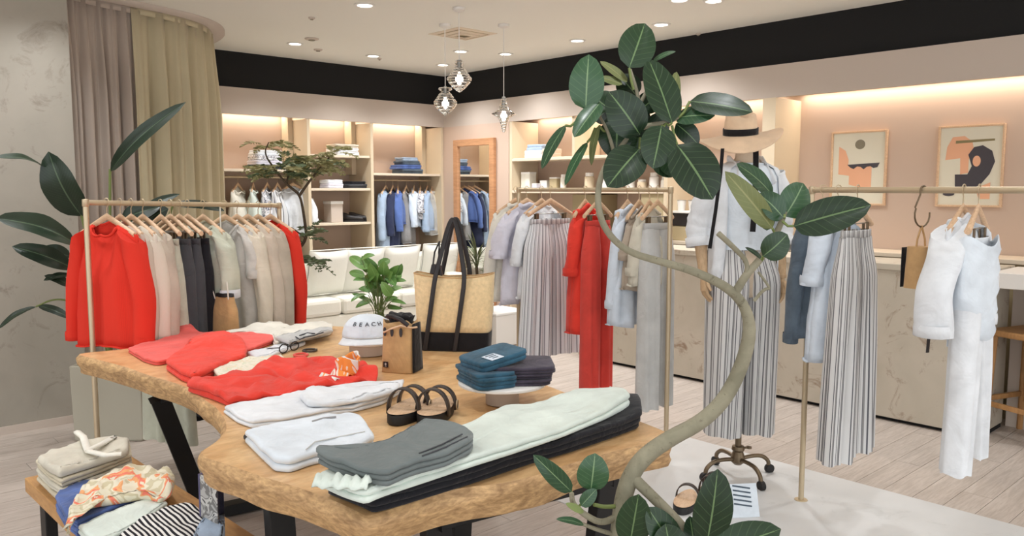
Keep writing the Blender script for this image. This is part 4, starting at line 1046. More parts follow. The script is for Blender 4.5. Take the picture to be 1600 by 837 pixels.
# back row: white pieces
lay('folded_shirt', 'white and grey folded garment at the far edge of the slab table', 'shirt', 'f_offwhite', [(318, 524), (360, 519), (408, 510), (430, 504), (455, 511), (470, 506), (500, 503), (520, 508), (519, 517), (470, 529), (430, 537), (425, 524), (390, 520)], Z, .03, 2, 201, .006, humps=((412, 512, .02, .1),), group=GT)
t, c = lay('folded_shirt', 'greyish folded shirt with dark markings next to the white cap', 'shirt', 'f_lightgrey', [(430, 527), (470, 517), (515, 510), (521, 516), (490, 524), (452, 535)], Z + .032, .018, 1, 202, .005, group=GT)
for q in ([(468, 522), (480, 518), (492, 519)], [(474, 525), (490, 522), (505, 517)], [(462, 524), (468, 528), (476, 525)]):
    strip_on(t, c, q, Z + .06, .003, 'ink', 'printed_mark', dz=-.006)
lay('folded_cloth', 'white folded cloth under the first coral tee', 'cloth', 'f_white', [(385, 551), (430, 540), (470, 528), (478, 535), (440, 549), (400, 560)], Z, .02, 1, 203, .004, group=GT)
lay('folded_scarf', 'pale printed folded scarf sticking out behind the middle red tee', 'scarf', 'bandana', [(330, 577), (380, 563), (440, 556), (448, 566), (430, 573), (385, 583), (345, 592)], Z, .035, 2, 204, .005, group=GT)
# small accessories
ac = P(452, 551, Z)
t = thing('sunglasses', 'dark framed sunglasses lying behind the pale printed scarf', 'sunglasses', ac, 0.3)
for s in (-1, 1):
    mb = MB(); mb.tube([(s * .034 + .026 * math.cos(a), -.0, .026 + .02 * math.sin(a)) for a in (2 * PI * k / 16 for k in range(17))], .0028, 6, cap=False); obj('rim', mb, M_['iron'], t)
    mb = MB(); mb.tube([(s * .062, 0, .034), (s * .062, .06, .026), (s * .05, .12, .006)], .0025, 6); obj('temple', mb, M_['iron'], t)
mb = MB(); mb.tube([(-.01, 0, .03), (0, -.003, .034), (.01, 0, .03)], .0025, 6); obj('bridge', mb, M_['iron'], t)
for i, (q, m_, lb) in enumerate((((428, 548), 'f_sage', 'sage green bead bracelet lying by the sunglasses'), ((470, 556), 'f_coral', 'coral bead bracelet lying nearest the table middle'), ((484, 549), 'brownleather', 'dark brown bead bracelet beside the coral one'))):
    p = P(q[0], q[1], Z); t = thing('bead_bracelet', lb, 'bracelet', p, 0, 'bracelets on the table')
    mb = MB(); mb.tube([(.03 * math.cos(2 * PI * k / 24), .03 * math.sin(2 * PI * k / 24), .006) for k in range(25)], .005, 8, cap=False); obj('beads', mb, M_[m_], t)
    mb = MB(); mb.box((.034, 0, .006), (.012, .008, .01)); hard('clasp', mb, M_['brass'], t, .001)
# coral and red tees
t, c = lay('folded_tee', 'coral red tee laid flat at the far left of the slab table', 'shirt', 'f_coral', [(199, 545), (222, 537), (258, 530), (268, 517), (290, 513), (312, 520), (360, 519), (405, 513), (428, 520), (429, 531), (390, 546), (330, 556), (290, 556), (245, 566), (224, 560)], Z, .026, 2, 205, .004, humps=((287, 517, .035, .07),), group=GT)
strip_on(t, c, [(352, 529), (362, 531), (360, 537)], Z + .045, .005, 'f_white', 'price_tag', sy=2)
lay('folded_tee', 'bright red folded tee between the coral tee and red crumpled shirt', 'shirt', 'f_red2', [(259, 571), (270, 562), (288, 552), (300, 536), (330, 526), (352, 524), (378, 536), (387, 550), (384, 562), (350, 574), (320, 589), (302, 594), (282, 587)], Z + .0, .05, 2, 206, .004, zref=TZ + .022, humps=((330, 545, .03, .12),), group=GT)
t, c = lay('crumpled_shirt', 'red crumpled shirt with an orange scarf tucked in its neck', 'shirt', 'f_red', [(290, 604), (325, 597), (372, 590), (408, 577), (440, 568), (490, 568), (520, 562), (560, 570), (592, 585), (588, 594), (540, 602), (480, 612), (420, 620), (362, 630), (330, 617)], Z, .03, 2, 207, .012, 11, humps=((440, 577, .02, .1),), folds=.022, group=GT)
# rolled scarf sitting on the red shirt
q = P(545, 577, TZ + .045); t = thing('printed_scarf', 'white and orange printed scarf rolled in the red shirt collar', 'scarf', q, .4)
rows = []
for i in range(9):
    k = i / 8; rr = []
    for m in range(28):
        a = 2 * PI * m / 28; r = .05 + .008 * math.sin(3 * a + 1) + .006 * k * math.sin(7 * a)
        rr.append((r * 1.1 * math.cos(a), r * .7 * math.sin(a), -.012 + .062 * k + .012 * k * math.sin(a * 2 + 1)))
    rows.append(rr)
mb = MB(); mb.grid(rows, closed=True); obj('roll', mb, M_['scarf2'], t, solid=.006)
mb = MB(); mb.grid([[(lerp(-.16, -.03, j / 8), lerp(-.05, .02, i / 4), -.012 + .012 * math.sin(j * 1.3) + .004 * i) for j in range(9)] for i in range(5)]); obj('tail', mb, M_['scarf2'], t, solid=.004)
# white shirts
lay('folded_shirt', 'long white folded shirt in front of the red crumpled shirt', 'shirt', 'f_white', [(350, 636), (400, 627), (460, 614), (520, 606), (580, 597), (632, 595), (628, 607), (600, 624), (560, 634), (500, 643), (440, 655), (395, 660), (372, 652)], Z, .03, 2, 208, .005, group=GT)
lay('folded_shirt', 'white knotted sleeve shirt lying on the long white shirt', 'shirt', 'f_white', [(468, 618), (490, 607), (530, 606), (580, 603), (625, 597), (622, 608), (580, 620), (520, 630), (480, 630)], Z + .032, .02, 1, 209, .006, humps=((488, 613, .02, .035),), group=GT)
lay('folded_trousers', 'black folded garment just showing under the white folded tee', 'trousers', 'f_black', [(380, 680), (396, 676), (425, 700), (440, 708), (425, 713), (400, 700)], Z, .022, 1, 210, .003, group=GT)
t, c = lay('folded_tee', 'pale blue white folded tee with black cloth beneath, at the table front', 'shirt', 'f_bluewhite', [(382, 668), (440, 655), (500, 644), (545, 640), (566, 646), (586, 676), (555, 690), (490, 700), (455, 712), (427, 710), (405, 690)], Z, .045, 2, 211, .003, zref=TZ + .05, group=GT)
strip_on(t, c, [(488, 657), (505, 652), (525, 650)], Z + .05, .003, 'f_grey', 'small_print', dz=-.002)
strip_on(t, c, [(478, 700), (492, 688), (530, 680), (570, 672)], Z + .052, .0022, 'f_lightgrey', 'seam', dz=-.004)
# long trousers stack
lay('folded_trousers', 'long black folded trousers lowest of the front pile', 'trousers', 'denimblack' if False else 'f_black', [(508, 755), (560, 775), (586, 787), (640, 772), (740, 742), (830, 712), (900, 692), (960, 672), (1004, 656), (1001, 640), (998, 626), (960, 625), (900, 660), (800, 690), (700, 715), (600, 740)], Z, .05, 3, 212, .004, zref=TZ + .03, humps=((985, 640, .02, .1),), group=GT)
lay('folded_trousers', 'long pale mint white folded trousers on the black pair', 'trousers', 'f_mint', [(495, 740), (520, 728), (600, 700), (680, 672), (735, 660), (760, 645), (795, 630), (830, 631), (862, 622), (905, 609), (978, 609), (985, 622), (950, 640), (880, 668), (800, 694), (740, 712), (660, 738), (600, 757), (570, 770), (530, 756)], Z + .056, .03, 2, 213, .003, zref=TZ + .085, humps=((945, 622, .02, .12), (800, 655, .01, .08)), group=GT)
# ruffled end of the mint trousers
q = P(535, 749, TZ + .1); t = thing('ruffled_hem', 'crumpled mint white ruffle at the near end of the long trousers', 'cloth', q + Vector((0, 0, -.015)), .2)
mb = MB(); rr = []
for i in range(11):
    rr.append([(lerp(-.06, .065, j / 20), lerp(-.032, .03, i / 10) + .008 * math.sin(j * 1.1), .006 + .012 * (1 - abs(i / 5 - 1) ** 3) + .009 * math.sin(j * 1.7 + i * .3) * (1 - abs(i / 5 - 1))) for j in range(21)])
rot = Matrix.Rotation(math.radians(-62) , 3, 'Z')
mb.grid([[rot @ Vector(p) for p in r_] for r_ in rr]); obj('ruffle', mb, M_['f_mint'], t, solid=.006)
t, c = lay('folded_trousers', 'slate grey folded trousers on top of the long mint pair', 'trousers', 'f_slate', [(492, 702), (500, 697), (545, 702), (600, 690), (640, 668), (662, 654), (690, 655), (730, 668), (741, 677), (735, 688), (700, 706), (640, 722), (604, 738), (560, 730), (520, 716)], Z + .088, .04, 3, 214, .003, zref=TZ + .125, spread=.01, group=GT)
strip_on(t, c, [(655, 708), (690, 694), (722, 678)], Z + .131, .0022, 'f_charcoal', 'pocket_seam')
strip_on(t, c, [(660, 712), (696, 698), (730, 682)], Z + .13, .0022, 'f_charcoal', 'pocket_seam')

# sandals
def sandal(p, yaw, label, straps=2):
    t = thing('sandal', label, 'sandal', p, yaw, None)
    n = 30; ol = []
    for k in range(n):
        a = 2 * PI * k / n; x = .125 * math.cos(a); y = (.051 - .006 * math.cos(a + .4)) * math.sin(a) * (1.0 if abs(math.sin(a)) > .2 else 1); ol.append((x, y))
    mb = MB(); mb.grid([[(x * f, y * f, z) for x, y in ol] for f, z in ((.96, 0), (1, .004), (1, .03), (.985, .034))], closed=True); mb.fan([(x * .96, y * .96, 0) for x, y in ol][::-1]); obj('sole', mb, M_['rubber'], t, angle=40)
    mb = MB(); mb.grid([[(x * f, y * f, z + .004 * (x / .125) ** 2) for x, y in ol] for f, z in ((.985, .034), (.95, .037), (.6, .034), (.01, .034))], closed=True); obj('footbed', mb, M_['hanger'], t)
    for x0, hgt in ((.035, .075), (-.045, .085))[:straps]:
        mb = MB(); rr = []
        for i in range(15):
            a = PI * i / 14; w2 = .013
            rr.append([(x0 + dx, .055 * math.cos(a), .02 + hgt * math.sin(a) ** .8) for dx in (-w2, w2)])
        mb.grid(rr); obj('strap', mb, M_['brownleather'], t, solid=.005)
    mb = MB(); mb.tube([(.035 + .012 * math.cos(a), -.06, .035 + .016 * math.sin(a)) for a in (2 * PI * k / 14 for k in range(15))], .002, 6, cap=False); obj('buckle', mb, M_['brass'], t)
SA = P(640, 650, TZ); SB = P(683, 651, TZ)
sandal(SA + Vector((0, 0, .0005)), math.atan2(*(dirW(.3, 1).yx)), 'brown strap sandal with gold buckle, left of the pair on the table')
sandal(SB + Vector((0, 0, .0005)), math.atan2(*(dirW(.22, 1).yx)), 'brown strap sandal beside its twin, right of the pair on the table')

# round display risers
def riser(p, R, h, label, pr=None):
    t = thing('display_riser', label, 'display stand', p); pr = pr or R * .32
    obj('plate', MB().lathe([(.001, h), (R - .004, h), (R, h - .003), (R, h - .010), (R - .006, h - .013), (.001, h - .013)], 48), M_['white'], t, angle=40)
    obj('pedestal', MB().lathe([(pr, h - .0135), (pr * .98, .003), (.001, .0)], 36), M_['fascia'], t, angle=40)
R1 = P(790, 638, TZ) ; R1 = P(785, 630, TZ)
riser(R1 + Vector((0, 0, .0005)), .155, .082, 'round white riser carrying the folded jeans', .06)
jp = R1 + Vector((0, 0, .0835))
jy = math.atan2(dirW(.95, .3).y, dirW(.95, .3).x)
jd = Vector((math.cos(jy), math.sin(jy), 0)); jn = Vector((-jd.y, jd.x, 0))
zz = 0
for i, th in enumerate((.022, .02, .022)):
    folded('folded_jeans', ('purplish black folded jeans lowest on the round riser', 'purplish black folded jeans in the middle on the riser', 'purplish black folded jeans just under the teal pair')[i], 'jeans', 'denimblack', jp + jd * (.055 + .008 * i) + Vector((0, 0, zz)), jy - .25, .115, .11, th - .001, 2, 220 + i, 'folded jeans on the round riser'); zz += th
zz = 0
for i, th in enumerate((.028, .026)):
    folded('folded_jeans', ('dark teal folded jeans lowest at the left of the riser', 'dark teal folded jeans second at the left of the riser')[i], 'jeans', 'denimteal', jp - jd * .068 - jn * .02 + Vector((0, 0, zz)), jy + .15, .075, .11, th - .001, 2, 226 + i, 'folded jeans on the round riser'); zz += th
tj = folded('folded_jeans', 'topmost teal folded jeans with a pale paper label', 'jeans', 'denimteal', jp - jd * .03 + jn * .0 + Vector((0, 0, .067)), jy + .3, .1, .085, .032, 2, 229, 'folded jeans on the round riser')
tj.rotation_euler.y = math.radians(-9)
mb = MB(); mb.box((-.03, -.045, .035), (.05, .065, .002)); hard('paper_label', mb, M_['f_paleblue'], tj, 0)
for i in range(3): mb = MB(); mb.box((-.03, -.025 - i * .018, .0365), (.034 - .006 * i, .006, .001)); hard('printed_line', mb, M_['denimslate'], tj, 0)
R2 = P(575, 553, TZ)
riser(R2 + Vector((0, 0, .0005)), .115, .065, 'round pale riser under the white cap', .085)
# cap
cp = R2 + Vector((0, 0, .067)); cyaw = math.atan2(dirW(.95, .25).y, dirW(.95, .25).x)
t = thing('baseball_cap', 'white cap with grey lettering standing on the pale riser', 'cap', cp, cyaw)
rows = []
for i in range(11):
    a = (PI / 2) * i / 10; r = .108 * math.cos(a) ** .8 if i < 10 else .002
    rows.append([(r * 1.05 * math.cos(b), r * .95 * math.sin(b), .018 + .098 * math.sin(a) ** .9) for b in (2 * PI * k / 36 for k in range(36))])
mb = MB(); mb.grid(rows, closed=True); obj('crown', mb, M_['f_bluewhite'], t, solid=.003)
mb = MB(); rr = []
for i in range(6):
    k = i / 5; rr.append([((.106 + .055 * k * math.sin(b) ** .6) * math.cos(b) * 1.05, -(.100 + .06 * k * math.sin(b) ** .6) * math.sin(b), .02 - .016 * k + .012 * (math.cos(b) ** 2) * -k) for b in (math.radians(8 + 164 * m / 24) for m in range(25))])
mb.grid(rr); obj('visor', mb, M_['f_white'], t, solid=.004)
mb = MB(); mb.tube([(.111 * 1.02 * math.cos(b), -.104 * math.sin(b), .024) for b in (math.radians(10 + 160 * m / 24) for m in range(25))], .003, 6); obj('visor_seam', mb, M_['f_lightgrey'], t)
mb = MB(); mb.lathe([(.001, .121), (.008, .119), (.009, .114)], 12); obj('top_button', mb, M_['f_white'], t)
def text(s, size, mat, parent, loc, rot, name='lettering', ext=.0006, align='CENTER'):
    c_ = bpy.data.curves.new('text', 'FONT'); c_.body = s; c_.size = size; c_.extrude = ext; c_.align_x = align; c_.align_y = 'CENTER'; c_.materials.append(mat)
    tmp = bpy.data.objects.new('text', c_); me = bpy.data.meshes.new_from_object(tmp); me.name = name; bpy.data.objects.remove(tmp); bpy.data.curves.remove(c_)
    if not me.materials: me.materials.append(mat)
    o = bpy.data.objects.new(name, me); C.objects.link(o); o.parent = parent; o.location = loc; o.rotation_euler = rot; return o
for i, ch in enumerate('BEACH'):
    b = math.radians(-90 + (i - 2.3) * 17); a = .62
    r = .108 * math.cos(a * PI / 2 * .62) ** .8
    rad = .088; zc2 = .088 + .012
    text(ch, .03, M_['ink'], t, (.101 * 1.05 * math.cos(b) * .93, .101 * .95 * math.sin(b) * .93, .084), (math.radians(48), 0, b + PI / 2))

# tote bag
tp_ = P(706, 549, TZ); tyaw = math.atan2(dirW(.97, -.12).y, dirW(.97, -.12).x)
t = thing('tote_bag', 'large straw tote with black base and long black handles on the table', 'bag', tp_ + Vector((0, 0, .0008)), tyaw)
BW, BD, BH = .165, .07, .36
def tote_ring(z, ww, dd, n=40):
    return [(ww * math.copysign(abs(math.cos(a)) ** .35, math.cos(a)), BD + dd * math.copysign(abs(math.sin(a)) ** .35, math.sin(a)), z) for a in (2 * PI * k / n + .01 for k in range(n))]
def tww(z): return lerp(BW, BW * 1.13, z / BH)
def tdd(z): return lerp(BD, BD * .8, z / BH) if z < BH * .9 else BD * .74
rows = [tote_ring(z, tww(z) + (.004 if 0 < z < .09 else 0), tdd(z) + (.004 if 0 < z < .09 else 0)) for z in (0, .006, .05, .088)]
mb = MB(); mb.grid(rows, closed=True); mb.fan(rows[0]); obj('black_base', mb, M_['blackcanvas'], t, angle=60)
rows = []
for i in range(9):
    z = lerp(.085, BH, i / 8); r_ = tote_ring(z, tww(z), tdd(z)); k = math.sin(PI * i / 8)
    rows.append([(x, y + (-.006 * k * math.cos(x / BW * 1.5) if y < BD else .004 * k), zq + (-.022 * (1 - (x / tww(z)) ** 2) * (i / 8) ** 3)) for x, y, zq in r_])
mb = MB(); mb.grid(rows, closed=True); obj('straw_body', mb, M_['straw_weave'], t, solid=.005)
mb = MB(); mb.tube([Vector(p) for p in rows[-1]] + [Vector(rows[-1][0])], .0035, 6, cap=False); obj('rim', mb, M_['tan_canvas'], t)
def handle(y_s, lean):
    pth = []
    for s in (-1, 1):
        leg = [(s * .07 - .055 + q_, y_s, z_) for z_, q_ in ((.006, 0), (.1, .014), (.22, .032), (BH - .015, .05))] + [(s * .052 - .002, y_s + lean * .3, BH + .07), (s * .03, y_s + lean * .7, BH + .18)]
        pth.append(leg)
    full = pth[0] + [(-.008, y_s + lean, BH + .25), (.008, y_s + lean, BH + .25)] + pth[1][::-1]
    full = [Vector(p) for p in full]
    mb = MB(); mb.tube(smooth_path(full, 2), .011, 8, sx=1.0, sy=.32, up=(1, 0, 0)); obj('handle', mb, M_['leather'], t)
handle(-.009, .05); handle(2 * BD + .004, -.03)
mb = MB(); mb.prism([(-.105, .01, BH + .0), (-.045, .01, BH - .01), (-.055, .01, BH + .04), (-.095, .01, BH + .045)], (0, .03, 0)); hard('inner_pouch', mb, M_['leather'], t, .004)
for s in (0, 1):
    mb = MB(); mb.tube([(-.09 + .03 * s, .02, BH + .04), (-.082 + .02 * s, .022, BH + .1), (-.06, .03, BH + .15)], .004, 6); obj('pouch_strap', mb, M_['leather'], t)
for x in (-.11, .11):
    for z in (.11, .16, .21, .26): pass

# bucket bag
bp = P(618, 583, TZ); byaw = math.atan2(dirW(.93, -.30).y, dirW(.93, -.30).x)
t = thing('bucket_bag', 'small tan bucket bag with black side and drawcord, beside the tote', 'bag', bp + Vector((0, 0, .0008)), byaw)
def bring(z, k, n=32):
    ww, dd = lerp(.072, .066, k), lerp(.055, .042, k)
    return [(ww * math.copysign(abs(math.cos(a)) ** .45, math.cos(a)), .055 + dd * math.copysign(abs(math.sin(a)) ** .45, math.sin(a)), z + (.008 * math.sin(4 * a) if k == 1 else 0)) for a in (2 * PI * q / n for q in range(n))]
rows = [bring(.21 * k, k) for k in (0, .02, .25, .5, .75, .9, 1)]
mb = MB(); mb.grid(rows, closed=True); mb.fan(rows[0]); obj('body', mb, M_['tan_canvas'], t, solid=.004)
mb = MB(); mb.grid([[(lerp(.0735, .0685, i / 5) + .002, .055 + (j / 4 - .5) * 2 * lerp(.048, .036, i / 5), .003 + .2 * i / 5) for j in range(5)] for i in range(6)]); obj('black_side', mb, M_['blackcanvas'], t, solid=.004)
mb = MB(); mb.lathe([(.001, .185), (.045, .2), (.05, .212), (.06, .226), (.045, .238), (.02, .232), (.001, .22)], 20, (0, .055, 0), 1.05, .75)
mb.v = [(x, y, z + .008 * math.sin(8 * x * 30)) for x, y, z in mb.v]; obj('black_lining', mb, M_['blackcanvas'], t)
for x, y in ((-.045, -.002), (-.012, -.004), (.028, -.004)):
    mb = MB(); mb.prism([(x + .007 * math.cos(a), y - .001 + .01 * 0, .17 + .019 * math.sin(a)) for a in (2 * PI * k / 14 for k in range(14))], (0, .003, 0)); obj('cord_slot', mb, M_['leather'], t, smooth=False)
mb = MB(); mb.tube([(-.066, .03, .175), (-.045, -.008, .168), (-.012, -.012, .185), (.03, -.01, .2), (.07, .01, .19), (.085, .03, .19)], .004, 8); obj('drawcord', mb, M_['hanger'], t)
mb = MB(); mb.tube([(.06, .0, .2), (.03, -.01, .225), (-.01, .0, .235), (-.05, .03, .23)], .009, 8, sy=.5); obj('black_strap', mb, M_['leather'], t)
mb = MB(); mb.box((-.042, -.0035, .034), (.022, .003, .024)); pt = hard('logo_patch', mb, M_['leather'], t, .001)
mb = MB(); mb.prism([(-.042 + .004 * math.cos(a), -.0056, .036 + .0055 * math.sin(a)) for a in (2 * PI * k / 12 for k in range(12))], (0, .0008, 0)); mb.box((-.042, -.0054, .027), (.008, .0008, .002)); obj('logo_mark', mb, M_['f_lightgrey'], pt, smooth=False)

# ------------------------------------------------------------------ nesting bench with clothes, lower left
BZ = .42
ba = P(38, 746, BZ); bu = dirW(.70, -.714).normalized(); bv = dirW(.83, .57).normalized()
bv = Vector((-bu.y, bu.x, 0)); bc = ba + bu * .7 + bv * .19
t = thing('wooden_bench', 'low wooden bench on black legs under the table, stacked with clothes', 'bench', (bc.x, bc.y, 0), math.atan2(bu.y, bu.x))
for k in range(3): hard('top_board', MB().box((0, (k - 1) * .127, BZ - .0275), (1.4, .1255, .055)), M_['bench'], t, .004)
for sx in (-1, 1):
    for sy in (-1, 1): hard('leg', MB().box((sx * .56, sy * .15, (BZ - .056) / 2), (.07, .04, BZ - .056)), M_['iron'], t, .003)
    hard('cross_bar', MB().box((sx * .56, 0, BZ - .08), (.05, .26, .045)), M_['iron'], t, .003)
BT = BZ + .0008; GB = 'clothes piled on the wooden bench'
kh = [(55, 716), (70, 706), (130, 690), (175, 683), (202, 684), (206, 706), (150, 728), (95, 747), (75, 735)]
for i, (mt, lb) in enumerate((('f_khaki', 'khaki beige folded trousers lowest of the bench stack'), ('f_oatmeal', 'oatmeal folded trousers in the middle of the bench stack'), ('f_khaki', 'khaki grey folded trousers under the one with a bow'))):
    lay('folded_trousers', lb, 'trousers', mt, kh, BT + .032 * i, .031, 2, 240 + i, .003, zref=BT + .1, group=GB)
t, c = lay('folded_trousers', 'pale oatmeal folded trousers with a tied bow, topmost on the bench', 'trousers', 'f_oatmeal', [(58, 716), (75, 706), (125, 690), (175, 682), (202, 684), (200, 704), (150, 720), (92, 738), (75, 730)], BT + .098, .03, 1, 244, .006, zref=BT + .12, group=GB, humps=((180, 695, .012, .06),))
for q in ([(120, 672), (130, 680), (134, 692), (138, 702)], [(138, 700), (160, 690), (178, 680), (172, 684)], [(138, 702), (165, 708), (190, 706)]):
    strip_on(t, c, q, BT + .15, .007, 'f_offwhite', 'waist_tie', sy=2, dz=-.006)
for i, lb in enumerate(('blue denim folded jeans lower under the printed scarf', 'blue denim folded jeans upper under the printed scarf')):
    lay('folded_jeans', lb, 'jeans', 'denim', [(86, 778), (100, 757), (150, 752), (205, 757), (224, 768), (205, 785), (150, 806), (120, 818), (100, 802)], BT + .031 * i, .03, 2, 250 + i, .004, zref=BT + .05, group=GB)
lay('printed_scarf', 'cream scarf printed orange and yellow thrown over the denim', 'scarf', 'scarf', [(104, 822), (108, 790), (135, 752), (180, 735), (205, 724), (235, 732), (262, 728), (274, 745), (268, 765), (250, 775), (225, 768), (205, 772), (170, 778), (140, 782), (118, 800)], BT + .062, .022, 1, 255, .012, 20, zref=BT + .09, folds=.014, humps=((255, 752, .02, .06),), group=GB)
for i, lb in enumerate(('white folded tee lower in the pile by the striped one', 'mint white folded tee upper in the pile by the striped one')):
    lay('folded_tee', lb, 'shirt', ('f_white', 'f_mint')[i], [(122, 822), (160, 805), (215, 783), (255, 778), (262, 785), (236, 806), (190, 832), (150, 850)], BT + .033 * i, .032, 2, 260 + i, .003, zref=BT + .06, group=GB)
for i, lb in enumerate(('black and white striped folded tee lower in its pile', 'black and white striped folded tee middle in its pile', 'black and white striped folded tee topmost in its pile')):
    lay('folded_tee', lb, 'shirt', 'bw', [(182, 846), (215, 820), (260, 797), (292, 790), (312, 800), (318, 822), (300, 850), (240, 870)], BT + .026 * i, .025, 2, 265 + i, .004, zref=BT + .06, group=GB)
lay('folded_jeans', 'pale blue folded denim at the near end of the bench', 'jeans', 'f_blue', [(300, 838), (318, 808), (345, 806), (352, 830), (345, 860), (310, 862)], BT, .08, 3, 270, .004, zref=BT + .07, group=GB)
# photo book standing on the bench
pb = P(338, 815, BT); yb2 = math.atan2(dirW(.8, .6).y, dirW(.8, .6).x)
pbase = P(318, 822, BT + .0)
t = thing('photo_stand', 'clear acrylic stand with a grey photo card and violet spine on the bench', 'sign', P(330, 846, BT), math.atan2(dirW(.75, -.66).y, dirW(.75, -.66).x))
t.location.z = BT
hard('acrylic_block', MB().box((0.02, 0, .11), (.1, .02, .2)), M_['acrylic'], t, .002)
hard('photo_card', MB().box((.02, -.0125, .115), (.098, .003, .19)), M_['photo'], t, 0)
hard('spine', MB().box((-.035, .0, .115), (.008, .03, .19)), M_['spine'], t, .001)
hard('base', MB().box((0.02, 0, .005), (.11, .07, .01)), M_['acrylic'], t, .002)
# ------------------------------------------------------------------ leaves
def leaf_mb(mb, B, T, w, nrm, curl=.12, fold=.18, nu=10, pw=.8, tipx=1.0, wave=0.0):
    B, T = Vector(B), Vector(T); ax = T - B; L = ax.length; ax.normalize()
    side = ax.cross(Vector(nrm)); side = side.normalized() if side.length > 1e-5 else ax.orthogonal().normalized(); n = side.cross(ax)
    rows = []; uvs = []
    for i in range(nu + 1):
        t = i / nu; hw = w / 2 * max(.015, math.sin(PI * min(1, t ** pw)) ** .54) if 0 < i < nu else w * .01
        rr = []; uv = []
        for j in range(-3, 4):
            q = j / 3
            rr.append(B + ax * (L * t) + side * (hw * q) + n * (curl * L * (math.sin(PI * t) - .4 * t) + fold * abs(q) * hw - .12 * q * q * hw + wave * w * math.sin(t * 14 + q) * abs(q)))
            uv.append((t, .5 + .5 * q))
        rows.append(rr); uvs.append(uv)
    mb.grid(rows, uvs); return mb
FWD = dirW(0, 1)
def facing(tx=0.0, tz=0.0):      # a normal facing the shop front, leaning by tx sideways and tz upwards
    return (-FWD + dirW(1, 0) * tx + Vector((0, 0, tz))).normalized()

# ------------------------------------------------------------------ ficus in the foreground
DF = 1.95
fb_ = W(.27, DF, 0)
ft = thing('fig_tree', 'potted fig tree with long bent trunk and large dark leaves in front', 'potted plant', fb_)
def fl(px, py, d=DF): return D(px, py, d) - fb_
trk = [(968, 920, 1.95), (966, 860, 1.95), (970, 800, 1.95), (980, 752, 1.95), (1003, 715, 1.96), (1045, 685, 1.97), (1095, 660, 1.98), (1132, 625, 1.99), (1158, 575, 2.0), (1173, 520, 2.0), (1166, 480, 2.0), (1140, 450, 2.0), (1085, 423, 1.99), (1030, 408, 1.97), (985, 395, 1.95), (955, 372, 1.93), (937, 340, 1.92), (933, 300, 1.92), (943, 262, 1.92), (965, 235, 1.94), (990, 205, 1.96), (1000, 170, 1.96), (995, 140, 1.96), (985, 108, 1.96)]
rad = [18, 17, 16.5, 16, 16, 15, 14, 13.5, 13, 12, 11, 10.5, 9, 8, 7.5, 7, 7, 6.5, 6, 5.5, 5, 4.5, 3.5, 2.5]
def spath(path, rads):
    q = smooth_path([Vector((*p, r)) if False else Vector((p.x, p.y, p.z, r)) for p, r in zip(path, rads)], 2)
    return [Vector(v[:3]) for v in q], [v[3] for v in q]
pp, rr_ = spath([Vector((0, 0, .36)), Vector((0, 0, .5))] + [fl(*p) for p in trk], [18 * DF / F, 18 * DF / F] + [r * p[2] / F for r, p in zip([x_ * (.88 if i_ < 10 else .74) for i_, x_ in enumerate(rad)], trk)])
mb = MB(); mb.tube(pp, rr_, 12); obj('trunk', mb, M_['bark'], ft)
def branch(pts, r0, r1, mat='bark', nm='branch', parent=ft, loc=fl):
    n = len(pts); pa, ra = spath([loc(*p) for p in pts], [lerp(r0, r1, i / (n - 1)) * DF / F for i in range(n)])
    mb = MB(); mb.tube(pa, ra, 8); return obj(nm, mb, M_[mat], parent)
branch([(985, 742, 1.95), (1012, 768, 1.93), (1050, 805, 1.9), (1085, 845, 1.88), (1092, 880, 1.88)], 10, 8)
branch([(1150, 455, 2.0), (1165, 430, 1.99), (1188, 405, 1.98), (1208, 375, 1.97), (1222, 345, 1.96), (1226, 330, 1.96)], 7, 4)
branch([(1166, 432, 1.99), (1168, 408, 1.98), (1145, 385, 1.97), (1122, 364, 1.97)], 3.5, 4.5)
branch([(1178, 470, 2.0), (1195, 450, 2.0), (1205, 452, 2.0), (1185, 425, 2.0)], 3, 2)
branch([(990, 205, 1.96), (1015, 195, 1.95), (1040, 192, 1.94), (1060, 184, 1.94)], 4.5, 2.5)
branch([(998, 165, 1.96), (1012, 140, 1.97), (1018, 118, 1.97)], 3.5, 2)
branch([(960, 240, 1.94), (950, 205, 1.93), (935, 178, 1.93)], 3, 2)
branch([(968, 805, 1.95), (940, 818, 1.93), (915, 805, 1.92), (895, 788, 1.92), (893, 770, 1.92)], 6, 4)
branch([(968, 790, 1.95), (945, 792, 1.93), (928, 788, 1.92)], 4, 3, 'stemgreen')
branch([(966, 836, 1.95), (935, 828, 1.93), (910, 818, 1.92)], 4, 3)
